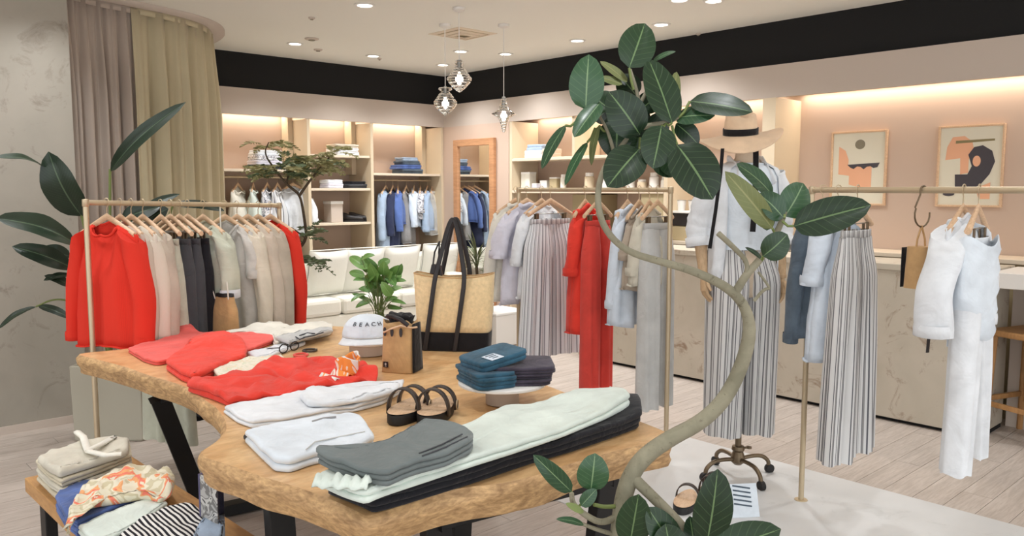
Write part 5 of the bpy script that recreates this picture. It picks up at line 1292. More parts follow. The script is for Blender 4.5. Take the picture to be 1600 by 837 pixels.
LV = [  # base px, tip px, width px, d base, d tip, normal tilt (x, z), material
    ((983, 106), (1008, 36), 54, 1.96, 1.98, (.1, .25), 'ficus'), ((915, 171), (920, 85), 52, 1.93, 1.92, (-.25, .35), 'ficusshine'),
    ((980, 128), (938, 95), 17, 1.98, 2.02, (.2, .7), 'ficusback'), ((972, 132), (936, 120), 17, 1.98, 2.0, (.1, .8), 'ficusback'),
    ((1020, 96), (1056, 79), 9, 1.99, 2.02, (.1, .9), 'ficusshine'), ((1050, 192), (1014, 92), 54, 1.93, 1.96, (.2, .4), 'ficus'),
    ((1078, 158), (1176, 174), 40, 1.94, 1.86, (.0, .45), 'ficus'), ((1056, 184), (1117, 180), 36, 1.95, 1.9, (.1, .6), 'ficusshine'),
    ((1000, 211), (952, 143), 58, 1.92, 1.9, (-.2, .35), 'ficus'), ((938, 160), (897, 214), 32, 1.92, 1.88, (-.3, .8), 'ficusshine'),
    ((883, 196), (846, 263), 21, 1.9, 1.86, (-.7, .3), 'ficusshine'), ((918, 222), (882, 289), 16, 1.9, 1.88, (-.7, .3), 'ficusshine'),
    ((936, 196), (923, 258), 13, 1.93, 1.92, (-.8, .1), 'ficusback'), ((965, 188), (962, 248), 56, 1.97, 1.95, (-.1, -.1), 'ficus'),
    ((999, 233), (949, 291), 58, 1.9, 1.86, (-.1, .3), 'ficus'), ((1034, 196), (1020, 263), 52, 1.89, 1.87, (.0, .25), 'ficus'),
    ((1022, 248), (1056, 274), 32, 1.96, 1.95, (.1, .2), 'ficus'), ((1058, 226), (1114, 311), 74, 1.88, 1.84, (.1, .3), 'ficus'),
    ((1056, 193), (1092, 226), 32, 1.97, 1.97, (.2, .1), 'ficus'), ((1000, 172), (1028, 150), 34, 2.0, 2.02, (.1, .3), 'ficus'), ((985, 190), (940, 215), 44, 1.99, 2.0, (.0, .2), 'ficus'),
    ((1046, 170), (1058, 112), 24, 2.0, 2.03, (.6, .1), 'ficusback'), ((952, 170), (925, 150), 40, 1.98, 2.0, (-.1, .2), 'ficus'), ((1005, 215), (990, 260), 34, 1.95, 1.95, (.3, .0), 'ficus'),
    ((995, 150), (968, 118), 36, 2.0, 2.03, (-.2, .2), 'ficus'), ((1010, 190), (1046, 208), 40, 2.0, 2.02, (.2, .2), 'ficus'), ((1030, 140), (1062, 160), 36, 2.01, 2.03, (.3, .4), 'ficus'), ((975, 200), (948, 225), 46, 2.0, 2.02, (-.2, .0), 'ficus'), ((960, 160), (930, 190), 36, 1.99, 2.02, (-.3, .2), 'ficus'), ((1005, 165), (980, 205), 44, 2.02, 2.03, (.0, .1), 'ficus'), ((1020, 200), (1000, 240), 44, 1.98, 2.0, (-.2, .0), 'ficus'),
    ((1038, 235), (1062, 275), 40, 1.95, 1.95, (.0, .1), 'ficus'),
    ((1207, 357), (1134, 268), 34, 1.95, 1.92, (-.5, .5), 'ficusback'), ((1208, 306), (1152, 255), 36, 1.98, 1.95, (.2, .7), 'ficusshine'), ((1224, 340), (1186, 302), 40, 1.95, 1.94, (-.1, .5), 'ficusshine'),
    ((1226, 338), (1256, 286), 48, 1.96, 1.98, (.3, .4), 'ficusshine'), ((1240, 353), (1361, 320), 56, 1.93, 1.84, (.0, .4), 'ficus'), ((1192, 400), (1231, 366), 42, 1.9, 1.9, (.2, .1), 'ficus'),
    ((1190, 404), (1165, 386), 9, 1.96, 1.95, (.3, .6), 'ficus'), ((1222, 340), (1206, 300), 22, 1.98, 2.0, (-.5, .3), 'ficusshine'), ((1198, 360), (1196, 318), 26, 1.99, 2.0, (.3, .2), 'ficusshine'),
    ((893, 768), (834, 711), 29, 1.9, 1.86, (-.2, .5), 'ficusshine'), ((923, 766), (930, 708), 49, 1.9, 1.9, (.0, .3), 'ficusshine'), ((908, 790), (932, 764), 22, 1.89, 1.88, (-.2, .5), 'ficusshine'),
    ((912, 819), (870, 810), 13, 1.9, 1.86, (-.1, 1.2), 'ficusshine'), ((984, 850), (998, 772), 54, 1.87, 1.85, (-.1, .4), 'ficus'), ((1060, 870), (1012, 792), 52, 1.86, 1.85, (.2, .5), 'ficus'),
    ((1104, 850), (1122, 733), 62, 1.83, 1.82, (.1, .35), 'ficus'), ((1106, 868), (1220, 826), 60, 1.82, 1.78, (.0, .8), 'ficus'), ((1085, 860), (1078, 806), 30, 1.86, 1.88, (.1, .3), 'ficus'),
    ((1050, 880), (1040, 818), 60, 1.84, 1.84, (.1, .4), 'ficus'), ((912, 800), (884, 786), 12, 1.9, 1.89, (.2, .8), 'stemgreen')]
nf = 0
for B, T_, wpx, db, dt, tl, mt in LV:
    mb = MB(); leaf_mb(mb, fl(*B, db), fl(*T_, dt), wpx * (db + dt) / 2 / F * 1.06, facing(*tl), curl=rnd.uniform(.02, .09), fold=.22, pw=.85, nu=12, wave=.008)
    obj('leaf', mb, M_[mt], ft)
def petiole(a, b, da, db): 
    mb = MB(); mb.tube([fl(*a, da), fl((a[0] + b[0]) / 2, (a[1] + b[1]) / 2 + 4, (da + db) / 2), fl(*b, db)], .0032, 6); obj('petiole', mb, M_['stemgreen'], ft)
for a, b in (((990, 140), (983, 106)), ((935, 178), (915, 171)), ((1060, 184), (1078, 158)), ((1062, 190), (1100, 178)), ((1000, 215), (999, 233)), ((1040, 192), (1034, 196)), ((1050, 196), (1058, 226)), ((900, 190), (883, 196)), ((930, 200), (918, 222)), ((950, 205), (936, 196)), ((1222, 345), (1240, 353)), ((1215, 365), (1207, 357)), ((1226, 335), (1226, 338)), ((1190, 404), (1192, 400)), ((893, 775), (893, 768)), ((905, 790), (923, 766)), ((1092, 870), (1104, 850)), ((1040, 192), (1050, 192)), ((935, 178), (898, 192))):
    petiole(a, b, 1.94, 1.93)
mb = MB(); mb.lathe([(.001, 0), (.15, 0), (.17, .02), (.2, .38), (.2, .41), (.185, .41), (.18, .375), (.001, .37)], 36); obj('pot', mb, M_['potgrey'], ft, angle=40)
mb = MB(); mb.lathe([(.18, .378), (.001, .382)], 24); obj('soil', mb, M_['soil'], ft)

# ------------------------------------------------------------------ strelitzia left, behind the rack
sb = P(170, 690, 0); dS = sb.x * math.sin(YAW) + sb.y * math.cos(YAW)
st = thing('bird_of_paradise_plant', 'tall plant with big dark paddle leaves in a square sage planter by the curtain', 'potted plant', sb, YAW * -1)
cy_, sy_ = math.cos(YAW), math.sin(YAW)
def slc(px, py, d):
    q = D(px, py, d) - sb; return Vector((cy_ * q.x - sy_ * q.y, sy_ * q.x + cy_ * q.y, q.z))
hwp = .205
rows = [[(sx * k, sy * k + hwp, z) for sx, sy in ((-1, -1), (1, -1), (1, 1), (-1, 1))] for k, z in ((hwp * .94, 0), (hwp, .01), (hwp * 1.03, .46), (hwp * .93, .46), (hwp * .92, .42))]
mb = MB(); mb.grid(rows, closed=True); mb.f.append(tuple(range(len(mb.v) - 4, len(mb.v)))); hard('planter', mb, M_['pot'], st, .006)
mb = MB(); mb.box((0, hwp, .425), (hwp * 1.8, hwp * 1.8, .01)); hard('soil', mb, M_['soil'], st, 0)
SN = Vector((0, -1, 0))
SLV = [((128, 338), (74, 238), 54, 4.7, 4.55, (-.1, -1, .3)), ((72, 264), (-4, 243), 20, 4.6, 4.3, (.1, -1, .8)), ((172, 268), (286, 159), 24, 4.75, 4.6, (.5, -1, .5)), ((117, 380), (-4, 338), 40, 4.6, 4.25, (0, -1, .7)),
       ((112, 418), (20, 384), 30, 4.6, 4.4, (.1, -1, .6)), ((113, 430), (68, 437), 13, 4.6, 4.5, (0, -1, 1)), ((56, 479), (-3, 512), 13, 4.5, 4.35, (0, -1, 1.4)), ((60, 478), (112, 497), 14, 4.5, 4.5, (0, -1, 1.2)),
       ((190, 345), (250, 322), 30, 4.8, 4.8, (0, -1, .4)), ((215, 335), (280, 302), 14, 4.85, 4.9, (.1, -1, .5)), ((270, 320), (352, 328), 16, 4.85, 4.95, (0, -1, .8)), ((230, 345), (262, 326), 30, 4.85, 4.8, (.2, -1, .3)), ((112, 448), (70, 430), 16, 4.6, 4.5, (0, -1, .9)), ((110, 400), (60, 392), 26, 4.62, 4.55, (0, -1, .4))]
for B, T_, wpx, db, dt, nn in SLV:
    mb = MB(); leaf_mb(mb, slc(*B, db), slc(*T_, dt), wpx * db / F * 1.05, nn, curl=.1, fold=.35, pw=.9, nu=12, wave=.02); obj('leaf', mb, M_['strel'], st)
for a, dd in (((128, 338), 4.7), ((117, 380), 4.6), ((112, 418), 4.6), ((172, 264), 4.75), ((190, 345), 4.8), ((113, 440), 4.6), ((270, 320), 4.85)):
    q = slc(*a, dd); mb = MB(); s0 = Vector((rnd.uniform(-.07, .07), hwp + rnd.uniform(-.07, .07), .4))
    mb.tube(smooth_path([s0, s0.lerp(q, .5) + Vector((0, 0, .12)), q], 2), [.012] * 0 or .008, 8); obj('stem', mb, M_['stemgreen'], st)
for a, dd, b in (((72, 264), 4.6, (128, 338, 4.7)), ((56, 479), 4.5, (112, 470, 4.62)), ((215, 335), 4.85, (200, 400, 4.8)), ((230, 345), 4.85, (205, 410, 4.8))):
    mb = MB(); mb.tube(smooth_path([slc(*b), slc(*a, dd).lerp(slc(*b), .5) + Vector((0, 0, .03)), slc(*a, dd)], 2), .005, 6); obj('stem', mb, M_['stemgreen'], st)

# ------------------------------------------------------------------ feathery tree behind the rack
dE = 5.6
eb = W((455 - 800) / F * dE, dE, 0); et = thing('feathery_tree', 'slender indoor tree with feathery leaves behind the left rack end', 'potted plant', eb)
def el(px, py, d=dE): return D(px, py, d) - eb
def ebr(pts, r0, r1): return branch(pts, r0 * dE / DF, r1 * dE / DF, 'twig', 'branch', et, lambda px, py, d: D(px, py, d) - eb)
def ebr(pts, r0, r1):
    n = len(pts); pa, ra = spath([el(*p) for p in pts], [lerp(r0, r1, i / (n - 1)) * dE / F for i in range(n)]); mb = MB(); mb.tube(pa, ra, 8); obj('branch', mb, M_['twig'], et)
pa, ra = spath([Vector((0, 0, .4))] + [el(*p) for p in ((452, 430, dE), (458, 395, dE), (480, 375, dE), (476, 345, dE), (471, 312, dE), (464, 300, dE))], [.014, .014, .012, .011, .010, .009, .007])
mb = MB(); mb.tube(pa, ra, 8); obj('trunk', mb, M_['twig'], et)
ebr([(466, 302, dE), (448, 288, dE), (432, 268, dE - .05), (420, 250, dE - .1)], 2.4, 1); ebr([(468, 305, dE), (482, 285, dE), (500, 262, dE + .1), (515, 245, dE + .1)], 2.4, 1)
ebr([(448, 288, dE), (452, 262, dE + .1), (462, 240, dE + .1)], 1.8, .8); ebr([(432, 268, dE), (412, 240, dE - .1), (420, 222, dE - .1)], 1.5, .8); ebr([(478, 372, dE), (465, 362, dE - .1), (455, 355, dE - .1)], 1.5, .8); ebr([(458, 395, dE), (475, 402, dE - .1), (490, 410, dE - .1)], 1.5, .8)
def frond(B, T_, nleaf, ll, mat, droop=.25):
    mb = MB(); B, T_ = Vector(B), Vector(T_); ax = T_ - B; L = ax.length; ax = ax.normalized(); side = ax.cross(Vector((0, 0, 1))).normalized()
    pts = [B + ax * L * k / 6 + Vector((0, 0, -droop * L * (k / 6) ** 2)) for k in range(7)]
    mb.tube(pts, .0022, 4)
    for i in range(1, nleaf + 1):
        k = i / nleaf; c = B + ax * L * k + Vector((0, 0, -droop * L * k * k)); l_ = 1.3 * ll * math.sin(PI * (.25 + .65 * k)) 
        for s in (-1, 1):
            dr = (side * s + ax * .45 + Vector((0, 0, rnd.uniform(-.35, .1)))).normalized(); wv = (ax * .5 + Vector((0, 0, rnd.uniform(-1, 1)))).normalized() * (ll * .2)
            a = c; e = c + dr * l_; m = c.lerp(e, .5)
            b0 = len(mb.v)
            for p in (a, m + wv, e, m - wv): mb.vert(p)
            mb.f.append((b0, b0 + 1, b0 + 2, b0 + 3))
    obj('frond', mb, M_[mat], et)
def fronds(cx, cy, rx, ry, n, d, mats, ll=.05, seed=0):
    r = random.Random(seed)
    for k in range(n):
        a = r.uniform(0, 2 * PI); q = r.uniform(.1, .75)
        B = el(cx + rx * q * math.cos(a) * .6, cy + ry * q * math.sin(a) * .6, d + r.uniform(-.15, .15))
        di = Vector((math.cos(a) * r.uniform(.6, 1), math.sin(a * 1.7 + r.random()) , r.uniform(-.05, .35)))
        di = (dirW(di.x, di.y) + Vector((0, 0, di.z))).normalized()
        frond(B, B + di * r.uniform(.13, .2), 8, ll, r.choice(mats), r.uniform(.1, .5))
fronds(440, 262, 56, 36, 40, dE, ['feather2', 'feather'], .055, 1); fronds(492, 258, 66, 36, 40, dE + .1, ['feather', 'feather', 'feather2'], .05, 2)
fronds(420, 225, 34, 16, 8, dE, ['feather'], .045, 3); fronds(474, 366, 46, 26, 16, dE - .1, ['feather2'], .05, 4); fronds(472, 408, 40, 22, 12, dE - .15, ['feather2'], .05, 5); fronds(525, 238, 26, 18, 6, dE + .1, ['feather'], .05, 6)
mb = MB(); mb.lathe([(.001, 0), (.14, 0), (.16, .03), (.19, .42), (.19, .45), (.175, .45), (.17, .41), (.001, .4)], 32); obj('pot', mb, M_['potgrey'], et, angle=40)
mb = MB(); mb.lathe([(.17, .412), (.001, .416)], 24); obj('soil', mb, M_['soil'], et)

# ------------------------------------------------------------------ pothos behind the cap, on a tall stand
dP = 4.75; pbz = D(590, 492, dP).z
pb_ = W((590 - 800) / F * dP, dP, 0)
pst = thing('plant_stand', 'slim pale plant stand behind the slab table holding the pothos', 'stand', pb_)
obj('column', MB().lathe([(.001, 0), (.15, 0), (.15, .02), (.06, .03), (.06, pbz - .15), (.13, pbz - .14), (.13, pbz - .12), (.001, pbz - .119)], 28), M_['potgrey'], pst, angle=40)
obj('foot_ring', MB().lathe([(.15, .001), (.158, .001), (.158, .018), (.15, .021)], 28), M_['bronze'], pst, angle=40)
pt_ = thing('pothos_plant', 'bushy green pothos plant behind the white cap', 'potted plant', pb_ + Vector((0, 0, pbz - .118)))
obj('pot', MB().lathe([(.001, 0), (.07, 0), (.09, .11), (.082, .11), (.075, .1), (.001, .098)], 28), M_['white'], pt_, angle=40)
obj('soil', MB().lathe([(.076, .1005), (.001, .104)], 20), M_['soil'], pt_)
def pl(px, py, d=dP): return D(px, py, d) - pb_ - Vector((0, 0, pbz - .118))
PL = [((575, 420), (545, 400), 20), ((565, 405), (585, 398), 14), ((600, 445), (578, 412), 34), ((598, 440), (622, 415), 20), ((580, 425), (565, 400), 22), ((602, 440), (628, 428), 24), ((590, 450), (575, 432), 30), ((605, 452), (612, 425), 30), ((598, 452), (590, 428), 26),
      ((580, 440), (552, 437), 16), ((575, 460), (548, 470), 14), ((580, 470), (555, 480), 15), ((610, 455), (630, 448), 14), ((600, 470), (622, 464), 12), ((585, 478), (562, 462), 12), ((590, 415), (610, 405), 16), ((612, 440), (634, 438), 12), ((582, 455), (560, 450), 16), ((600, 430), (600, 408), 22), ((570, 430), (545, 425), 16), ((605, 478), (628, 482), 10), ((620, 430), (628, 412), 14), ((588, 432), (606, 418), 22), ((570, 445), (586, 428), 20), ((606, 432), (618, 446), 20), ((590, 425), (572, 402), 16), ((598, 462), (580, 448), 18), ((612, 462), (596, 440), 20), ((574, 470), (550, 458), 12), ((612, 470), (634, 474), 9)]
for B, T_, wpx in PL:
    db, dt = dP + rnd.uniform(-.08, .08), dP + rnd.uniform(-.16, .1)
    mb = MB(); leaf_mb(mb, pl(*B, db), pl(*T_, dt), wpx * dP / F * .82, facing(rnd.uniform(-.6, .6), rnd.uniform(.1, 1)), .1, .3, 8, .7); obj('leaf', mb, M_['pothos'], pt_)
    mb = MB(); q = pl(*B, db); mb.tube(smooth_path([Vector((rnd.uniform(-.03, .03), rnd.uniform(-.03, .03), .1)), Vector((q.x * .5, q.y * .5, .1 + (q.z - .1) * .6)), q], 1), .0025, 5); obj('stem', mb, M_['stemgreen'], pt_)

# spiky dracaena by the mirror
dd_ = 7.6; db_ = W((745 - 800) / F * dd_, dd_, 0)
dt_ = thing('spiky_plant', 'spiky thin leaved plant in front of the mirror, behind the tote handles', 'potted plant', db_)
obj('pot', MB().lathe([(.001, 0), (.13, 0), (.16, .42), (.145, .42), (.14, .39), (.001, .38)], 28), M_['potgrey'], dt_, angle=40)
mb = MB(); mb.tube([(0, 0, .38), (.01, 0, .6), (0, .01, .8)], .014, 8); obj('trunk', mb, M_['twig'], dt_)
for k in range(44):
    a = rnd.uniform(0, 2 * PI); e = rnd.uniform(-.3, 1.4); L = rnd.uniform(.2, .34); B = Vector((0, 0, rnd.uniform(.72, .86)))
    di = Vector((math.cos(a) * math.cos(e), math.sin(a) * math.cos(e), math.sin(e)))
    mb = MB(); leaf_mb(mb, B, B + di * L, .016, Vector((0, 0, 1)) if e < 1.2 else Vector((1, 0, 0)), .08, .2, 6); obj('leaf', mb, M_['spiky'], dt_)

# ------------------------------------------------------------------ sofa and cushions in front of the back shelves
YS = 6.75
xs0, xs1 = 3.15, 5.55
t = thing('sofa', 'long white upholstered sofa in front of the back wall shelving', 'sofa', ((xs0 + xs1) / 2, YS, 0)); hx = (xs1 - xs0) / 2
sf = M_['f_sofa']
hard('base', MB().box2((-hx, 0, .08), (hx, .7, .3)), sf, t, .02)
hard('backrest', MB().box2((-hx, .52, .301), (hx, .7, .8)), sf, t, .04)
for s in (-1, 1): hard('arm', MB().box2((s * hx, -.0, .301), (s * (hx - .16), .515, .6)), sf, t, .03)
n = 3; wI = (2 * hx - .34) / n
for k in range(n): hard('seat_cushion', MB().box2((-hx + .17 + k * wI + .005, -.02, .302), (-hx + .17 + (k + 1) * wI - .005, .515, .46)), sf, t, .035)
for sx in (-1, 1):
    for y in (.06, .62): mb = MB(); mb.tube([(sx * (hx - .1), y, 0), (sx * (hx - .1), y, .079)], .02, 8); obj('foot', mb, M_['stool'], t, angle=40)
def cushion(x, y, z, lean, yaw, sz, label):
    t = thing('cushion', label, 'cushion', (x, y, z), yaw, None); mb = MB()
    n = 13
    for sg_ in (-1, 1):
        rr = []
        for i in range(n):
            row = []
            for j in range(n):
                u, v = -1 + 2 * i / (n - 1), -1 + 2 * j / (n - 1); e = max(0, (1 - u ** 2) * (1 - v ** 2)) ** .35
                k = 1 - .07 * (1 - abs(u) ** 2) * abs(v) ** 3; k2 = 1 - .07 * (1 - abs(v) ** 2) * abs(u) ** 3
                p = Vector((u * sz * k2, sg_ * (.004 + .075 * e), sz + v * sz * k)); row.append(Matrix.Rotation(-lean, 3, 'X') @ p)
            rr.append(row)
        mb.grid(rr)
    obj('cover', mb, M_['f_cushion'], t)
    pts = [(-1, 1), (1, 1), (1, -1), (-1, -1), (-1, 1)]
    mb = MB(); mb.tube([Matrix.Rotation(-lean, 3, 'X') @ Vector((a * sz, 0, sz + b * sz)) for a, b in pts], .006, 6); obj('piping', mb, M_['f_cushion'], t)
for px, lb, yw in ((497, 'white cushion on the sofa beside the feathery tree', .1), (553, 'white cushion on the sofa just above the pothos plant', -.1), (610, 'white cushion on the sofa directly behind the pothos leaves', .08), (672, 'white cushion on the sofa behind the tote handles', -.06)):
    q = onY(px, 420, YS + .40); cushion(q.x, YS + .30, .465, -math.radians(16), yw, .235, lb)

# white display cubes behind the tote
q = P(800, 540, 0)
t = thing('display_cube', 'white display cube on the floor right of the straw tote', 'display stand', (q.x, q.y + .2, 0), 0)
hard('body', MB().box((0, 0, .16), (.42, .42, .30)), M_['whitelam'], t, .004); hard('plinth', MB().box((0, 0, .005), (.38, .38, .01)), M_['fascia'], t, 0); hard('top', MB().box((0, 0, .3205), (.43, .43, .02)), M_['white'], t, .003)

# ------------------------------------------------------------------ mannequin
dm = 4.2; mpos = P(1152, 745, 0); dm = mpos.x * math.sin(YAW) + mpos.y * math.cos(YAW)
my = math.atan2(dirW(.97, .2).y, dirW(.97, .2).x)
t = thing('mannequin', 'linen mannequin with wooden arms on a bronze castor stand', 'mannequin', mpos, my)
def ml(px, py, d=0.0):
    q = D(px, py, dm + d) - mpos; c, s = math.cos(-my), math.sin(-my); return Vector((c * q.x - s * q.y, s * q.x + c * q.y, q.z))
prof = [(.055, .045, 1.70), (.056, .046, 1.66), (.07, .05, 1.635), (.15, .075, 1.60), (.172, .09, 1.56), (.165, .1, 1.48), (.15, .11, 1.42), (.135, .1, 1.34), (.118, .088, 1.26), (.122, .082, 1.18), (.14, .09, 1.08), (.14, .09, 1.0), (.12, .09, .96), (.03, .03, .95)]
mb = MB(); mb.grid([[(a * math.cos(q), b * math.sin(q), z) for q in (2 * PI * k / 28 for k in range(28))] for a, b, z in prof], closed=True); mb.fan([(.055 * math.cos(2 * PI * k / 28), .045 * math.sin(2 * PI * k / 28), 1.70) for k in range(28)]); obj('torso', mb, M_['f_linenmann'], t)
obj('neck_cap', MB().lathe([(.057, 1.701), (.058, 1.715), (.03, 1.73), (.012, 1.75), (.001, 1.752)], 20), M_['mannwood'], t, angle=40)
def arm(s, pts, rads):
    mb = MB(); pa, ra = spath(pts, rads); mb.tube(pa, ra, 12); return obj('arm', mb, M_['mannwood'], t)
def mhand(parent, p, dr, s):
    mb = MB(); dr = Vector(dr).normalized(); sd = Vector((0, 1, 0)); sd = (sd - dr * sd.dot(dr)).normalized(); nn = dr.cross(sd)
    rows = []
    for i in range(6):
        k = i / 5; wv = lerp(.022, .036, sm(k * 1.3)) ; rows.append([p + dr * (.085 * k) + sd * (wv * math.cos(a)) + nn * (.015 * math.sin(a)) for a in (2 * PI * m / 12 for m in range(12))])
    mb.grid(rows, closed=True); mb.fan(rows[0]); mb.fan(rows[-1])
    for k, (o_, L) in enumerate(((-.027, .062), (-.009, .075), (.009, .072), (.026, .056))):
        b0 = p + dr * .08 + sd * o_; cu = nn * (-s)
        mb.tube([b0, b0 + dr * L * .4 + cu * .006, b0 + dr * L * .75 + cu * .022, b0 + dr * L * .9 + cu * .04], [.0085, .0085, .0075, .006], 8)
    b0 = p + dr * .025 - sd * .028
    mb.tube([b0, b0 - sd * .022 + dr * .03, b0 - sd * .026 + dr * .06 - nn * s * .01], [.010, .009, .0065], 8); return obj('hand', mb, M_['mannwood'], parent)
sl, sr_ = Vector((-.165, 0, 1.555)), Vector((.165, 0, 1.555))
hl_ = ml(1099, 428, -.02); hr_ = ml(1221, 432, -.05)
el_ = sl.lerp(hl_, .52) + Vector((-.03, .05, 0)); er_ = sr_.lerp(hr_, .52) + Vector((.03, .05, 0))
aL = arm(-1, [sl, sl.lerp(el_, .6), el_, el_.lerp(hl_, .5), hl_], [.045, .042, .036, .03, .022]); aR = arm(1, [sr_, sr_.lerp(er_, .6), er_, er_.lerp(hr_, .5), hr_], [.045, .042, .036, .03, .022])
mhand(aL, hl_, Vector((.05, -.1, -1)), -1); mhand(aR, hr_, Vector((-.05, -.1, -1)), 1)
for a_, e_ in ((aL, hl_), (aR, hr_)):
    mb = MB(); mb.tube([e_ + Vector((0, 0, .012)), e_ - Vector((0, 0, .004))], .025, 12); obj('wrist_joint', mb, M_['mannwood'], a_, angle=40)
mb = MB(); mb.tube([(0, 0, .11), (0, 0, .97)], .016, 12); obj('pole', mb, M_['bronze'], t, angle=40)
obj('hub', MB().lathe([(.001, .17), (.03, .168), (.034, .15), (.026, .14), (.036, .11), (.036, .085), (.02, .07), (.001, .068)], 20), M_['bronze'], t, angle=40)
mb = MB(); mb.tube([(.03, 0, .155), (.06, 0, .155)], .006, 8); mb.lathe([(.001, .0), (.014, .0), (.014, .01), (.001, .01)], 10, (.062, 0, .15)); obj('knob', mb, M_['bronze'], t, angle=40)
for k in range(4):
    a = math.radians(8 + 90 * k) ; dx, dy = math.cos(a), math.sin(a)
    mb = MB(); mb.tube(smooth_path([Vector((dx * .03, dy * .03, .1)), Vector((dx * .09, dy * .09, .105)), Vector((dx * .15, dy * .15, .1)), Vector((dx * .19, dy * .19, .07)), Vector((dx * .195, dy * .195, .045))], 2), .011, 8); lg = obj('leg', mb, M_['bronze'], t, angle=50)
    mb = MB(); pv = Vector((dx * .2, dy * .2, .024)); mb.tube([pv + Vector((-dy, dx, 0)) * -.012, pv + Vector((-dy, dx, 0)) * .012], .024, 16); obj('caster', mb, M_['rubber'], lg, angle=40)
    mb = MB(); mb.tube([(dx * .197, dy * .197, .05), (dx * .199, dy * .199, .024)], .007, 8); obj('fork', mb, M_['bronze'], lg)
# its clothes
tt = thing('tee_shirt', 'pale blue tee worn by the mannequin under the white shirt', 'shirt', mpos, my)
rows = [[((a + .012) * math.cos(q), (b + .014 + .004 * math.sin(5 * q + z * 20)) * math.sin(q), z) for q in (2 * PI * k / 36 for k in range(36))] for a, b, z in ((.075, .058, 1.625), (.15, .078, 1.598), (.17, .09, 1.56), (.168, .104, 1.48), (.156, .114, 1.42), (.146, .106, 1.34), (.14, .1, 1.26), (.15, .106, 1.2))]
mb = MB(); mb.grid(rows, closed=True); obj('body', mb, M_['f_bluewhite'], tt)
mb = MB(); mb.tube([(.088 * math.cos(q), .073 * math.sin(q), 1.626) for q in (2 * PI * k / 24 for k in range(25))], .006, 6, cap=False); obj('neckband', mb, M_['f_bluewhite'], tt)
for s in (0,): mb = MB(); mb.box((-.0, -.125, 1.4), (.05, .003, .03)); hard('chest_print', mb, M_['f_lavender'], tt, 0)
ov = thing('open_shirt', 'white open shirt with rolled sleeves worn by the mannequin', 'shirt', mpos, my)
rows = []
for i, (a, b, z) in enumerate(((.085, .07, 1.64), (.165, .098, 1.605), (.192, .112, 1.56), (.192, .126, 1.48), (.186, .132, 1.4), (.182, .13, 1.3), (.184, .132, 1.2), (.19, .138, 1.12), (.196, .142, 1.04))):
    rr = []
    for k in range(37):
        q = math.radians(lerp(-90 + 42 + i * 1.5, 270 - 42 - i * 1.5, k / 36)); wv = 1 + .035 * sm(i / 5) * math.sin(7 * q + i * .3) + .02 * math.sin(11 * q)
        rr.append((a * wv * math.cos(q), b * wv * math.sin(q), z - .02 * math.sin(3 * q) * (i == 8)))
    rows.append(rr)
mb = MB(); mb.grid(rows); obj('body', mb, M_['f_white'], ov, solid=.004)
for s, sh, e_, h_ in ((-1, sl, el_, hl_), (1, sr_, er_, hr_)):
    pa, ra = spath([sh + Vector((-s * .03, 0, .02)), sh.lerp(e_, .35), sh.lerp(e_, .8), e_, e_.lerp(h_, .28)], [.07, .074, .07, .068, .066])
    ra = [r * (1 + .05 * math.sin(i * 1.9)) for i, r in enumerate(ra)]
    mb = MB(); mb.tube(pa, ra, 16, cap=False); obj('sleeve', mb, M_['f_white'], ov, solid=.003)
    mb = MB(); mb.tube([e_.lerp(h_, .2), e_.lerp(h_, .4)], [.073, .071], 16, cap=False); obj('rolled_cuff', mb, M_['f_white'], ov, solid=.006)
for s in (-1, 1):
    mb = MB(); mb.tube([(s * .07, .06, 1.655), (s * .088, .0, 1.65), (s * .08, -.07, 1.6), (s * .1, -.11, 1.53)], .018, 8, sy=.35); obj('collar', mb, M_['f_white'], ov)
mp = thing('striped_trousers', 'grey striped wide trousers worn by the mannequin on the stand', 'trousers', mpos + Vector((0, 0, 0)), my)
pants_parts(mp, M_['stripe'], wa=.15, hip=.175, hem=.18, length=.985, depth=.155, hemd=.11, seed=77, z0=1.23, fold=.06, pleat=.6)
# hat
hp_ = D(1157, 214, dm); hy_ = math.atan2(dirW(.97, .2).y, dirW(.97, .2).x)
ht = thing('straw_hat', 'pale straw hat with black band and long black ribbons on the mannequin', 'hat', hp_, hy_)
rows = []
for i in range(11):
    k = i / 10; r = lerp(.082, .208, k); rows.append([(r * 1.0 * math.cos(a), r * .95 * math.sin(a), .012 - .03 * k + .03 * k * k * math.cos(2 * a + .5) + .02 * k * math.cos(a)) for a in (2 * PI * m / 48 for m in range(48))])
mb = MB(); mb.grid(rows, closed=True); obj('brim', mb, M_['f_hatstraw'], ht, solid=.004)
rows = [[(r * math.cos(a), r * .92 * math.sin(a), z + (.012 * math.cos(2 * a) if z > .09 else 0)) for a in (2 * PI * m / 36 for m in range(36))] for r, z in ((.084, .008), (.083, .04), (.08, .075), (.074, .1), (.05, .112), (.001, .1))]
mb = MB(); mb.grid(rows, closed=True); obj('crown', mb, M_['f_hatstraw'], ht)
obj('band', MB().lathe([(.087, .012), (.0872, .045)], 36, (0, 0, 0), 1, .92), M_['blackcanvas'], ht, solid=.003)
def hlz(px, py, d):
    q = D(px, py, d) - hp_; c, s = math.cos(-hy_), math.sin(-hy_); return Vector((c * q.x - s * q.y, s * q.x + c * q.y, q.z))
for pts, r in (([(1129, 232, dm - .15), (1126, 270, dm - .17), (1118, 330, dm - .18), (1109, 388, dm - .18)], .009), ([(1181, 222, dm - .12), (1181, 262, dm - .15), (1180, 310, dm - .17), (1176, 362, dm - .17)], .014)):
    mb = MB(); mb.tube([hlz(*p) for p in pts], r, 8, sy=.25, up=dirW(1, 0)); obj('ribbon', mb, M_['blackcanvas'], ht)

for o_ in ht.children:
    if o_.name.split('.')[0] in ('brim', 'crown', 'band'): o_.rotation_euler = (math.radians(9), math.radians(-5), 0)
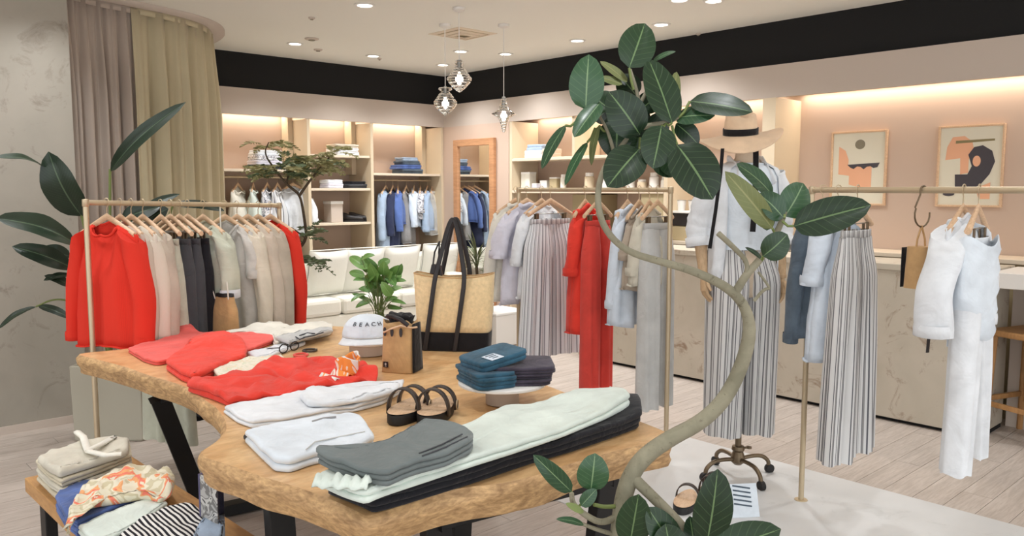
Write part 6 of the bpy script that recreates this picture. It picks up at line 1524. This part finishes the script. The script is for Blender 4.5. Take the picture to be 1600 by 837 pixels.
# things on the floor beside the mannequin
sp = P(1072, 790, .004)
sandal(sp, math.atan2(dirW(.45, 1).y, dirW(.45, 1).x), 'black platform sandal on the white floor left of the mannequin base', 1)
sp = P(1086, 773, .004)
sandal(sp + dirW(.09, .02), math.atan2(dirW(.5, 1).y, dirW(.5, 1).x), 'black platform sandal behind the big fig leaf by the mannequin base', 2)
q = P(1166, 808, .004); cyw = math.atan2(dirW(1, .12).y, dirW(1, .12).x)
t = thing('floor_card', 'pale blue card with dark printed lines standing before the mannequin', 'sign', q, cyw)
rx = Matrix.Rotation(math.radians(-20), 3, 'X')
mb = MB(); mb.box(rx @ Vector((0, 0, .075)), (.13, .004, .15), rx); hard('card', mb, M_['f_bluewhite'], t, .001)
for i in range(5): mb = MB(); mb.box(rx @ Vector((-.01, -.003, .135 - i * .02)), (.085, .002, .007), rx @ Matrix.Rotation(.18, 3, 'Y')); hard('printed_line', mb, M_['denimslate'], t, 0)
mb = MB(); mb.box(rx @ Vector((0, .03, .07)), (.04, .05, .003), rx @ Matrix.Rotation(math.radians(70), 3, 'X')); hard('easel_back', mb, M_['whitelam'], t, 0)

# stool and bag under the white desk
q = P(1556, 683, 0); syaw = 0
t = thing('wooden_stool', 'wooden stool with foot rail under the white desk at the right', 'stool', q + dirW(.17, -.03), syaw - .35)
for sx in (-1, 1):
    for sy in (-1, 1): mb = MB(); mb.tube([(sx * .16, sy * .16, 0), (sx * .14, sy * .14, .62)], .018, 8); obj('leg', mb, M_['stool'], t, angle=40)
    hard('foot_rail', MB().box((sx * .155, 0, .2), (.022, .3, .03)), M_['stool'], t, .003); hard('foot_rail', MB().box((0, sx * .155, .23), (.3, .022, .03)), M_['stool'], t, .003)
hard('seat', MB().box((0, 0, .64), (.36, .36, .038)), M_['stool'], t, .01)
bq = q + dirW(.30, -.12)
t = thing('shoulder_bag', 'black leather shoulder bag leaning at the stool by the frame edge', 'bag', bq + Vector((0, 0, .36)), -.4)
rows = [[(wd * math.copysign(abs(math.cos(a)) ** .6, math.cos(a)), .07 * math.copysign(abs(math.sin(a)) ** .7, math.sin(a)), z) for a in (2 * PI * k / 24 for k in range(24))] for wd, z in ((.1, 0), (.13, .02), (.14, .15), (.12, .3), (.08, .45), (.03, .55))]
mb = MB(); mb.grid(rows, closed=True); mb.fan(rows[0]); mb.fan(rows[-1]); obj('body', mb, M_['leather'], t)
mb = MB(); mb.tube([(-.03, 0, .53), (0, 0, .62), (.03, 0, .53)], .008, 8); obj('strap', mb, M_['leather'], t)
t = thing('draped_cloth', 'teal cloth bundled below the black shoulder bag by the stool', 'cloth', bq + Vector((0, 0, .26)) + dirW(-.03, .02), .2)
rows = []
for i in range(9):
    k = i / 8; rr = []
    for m in range(24):
        a = 2 * PI * m / 24; r = .15 * math.sin(PI * (.08 + .84 * k)) ** .6 * (1 + .12 * math.sin(4 * a + k * 5))
        rr.append((r * math.cos(a), r * .8 * math.sin(a), .1 * k + .012 * math.sin(3 * a)))
    rows.append(rr)
mb = MB(); mb.grid(rows, closed=True); mb.fan(rows[-1]); mb.fan(rows[0]); obj('bundle', mb, M_['f_teal'], t)
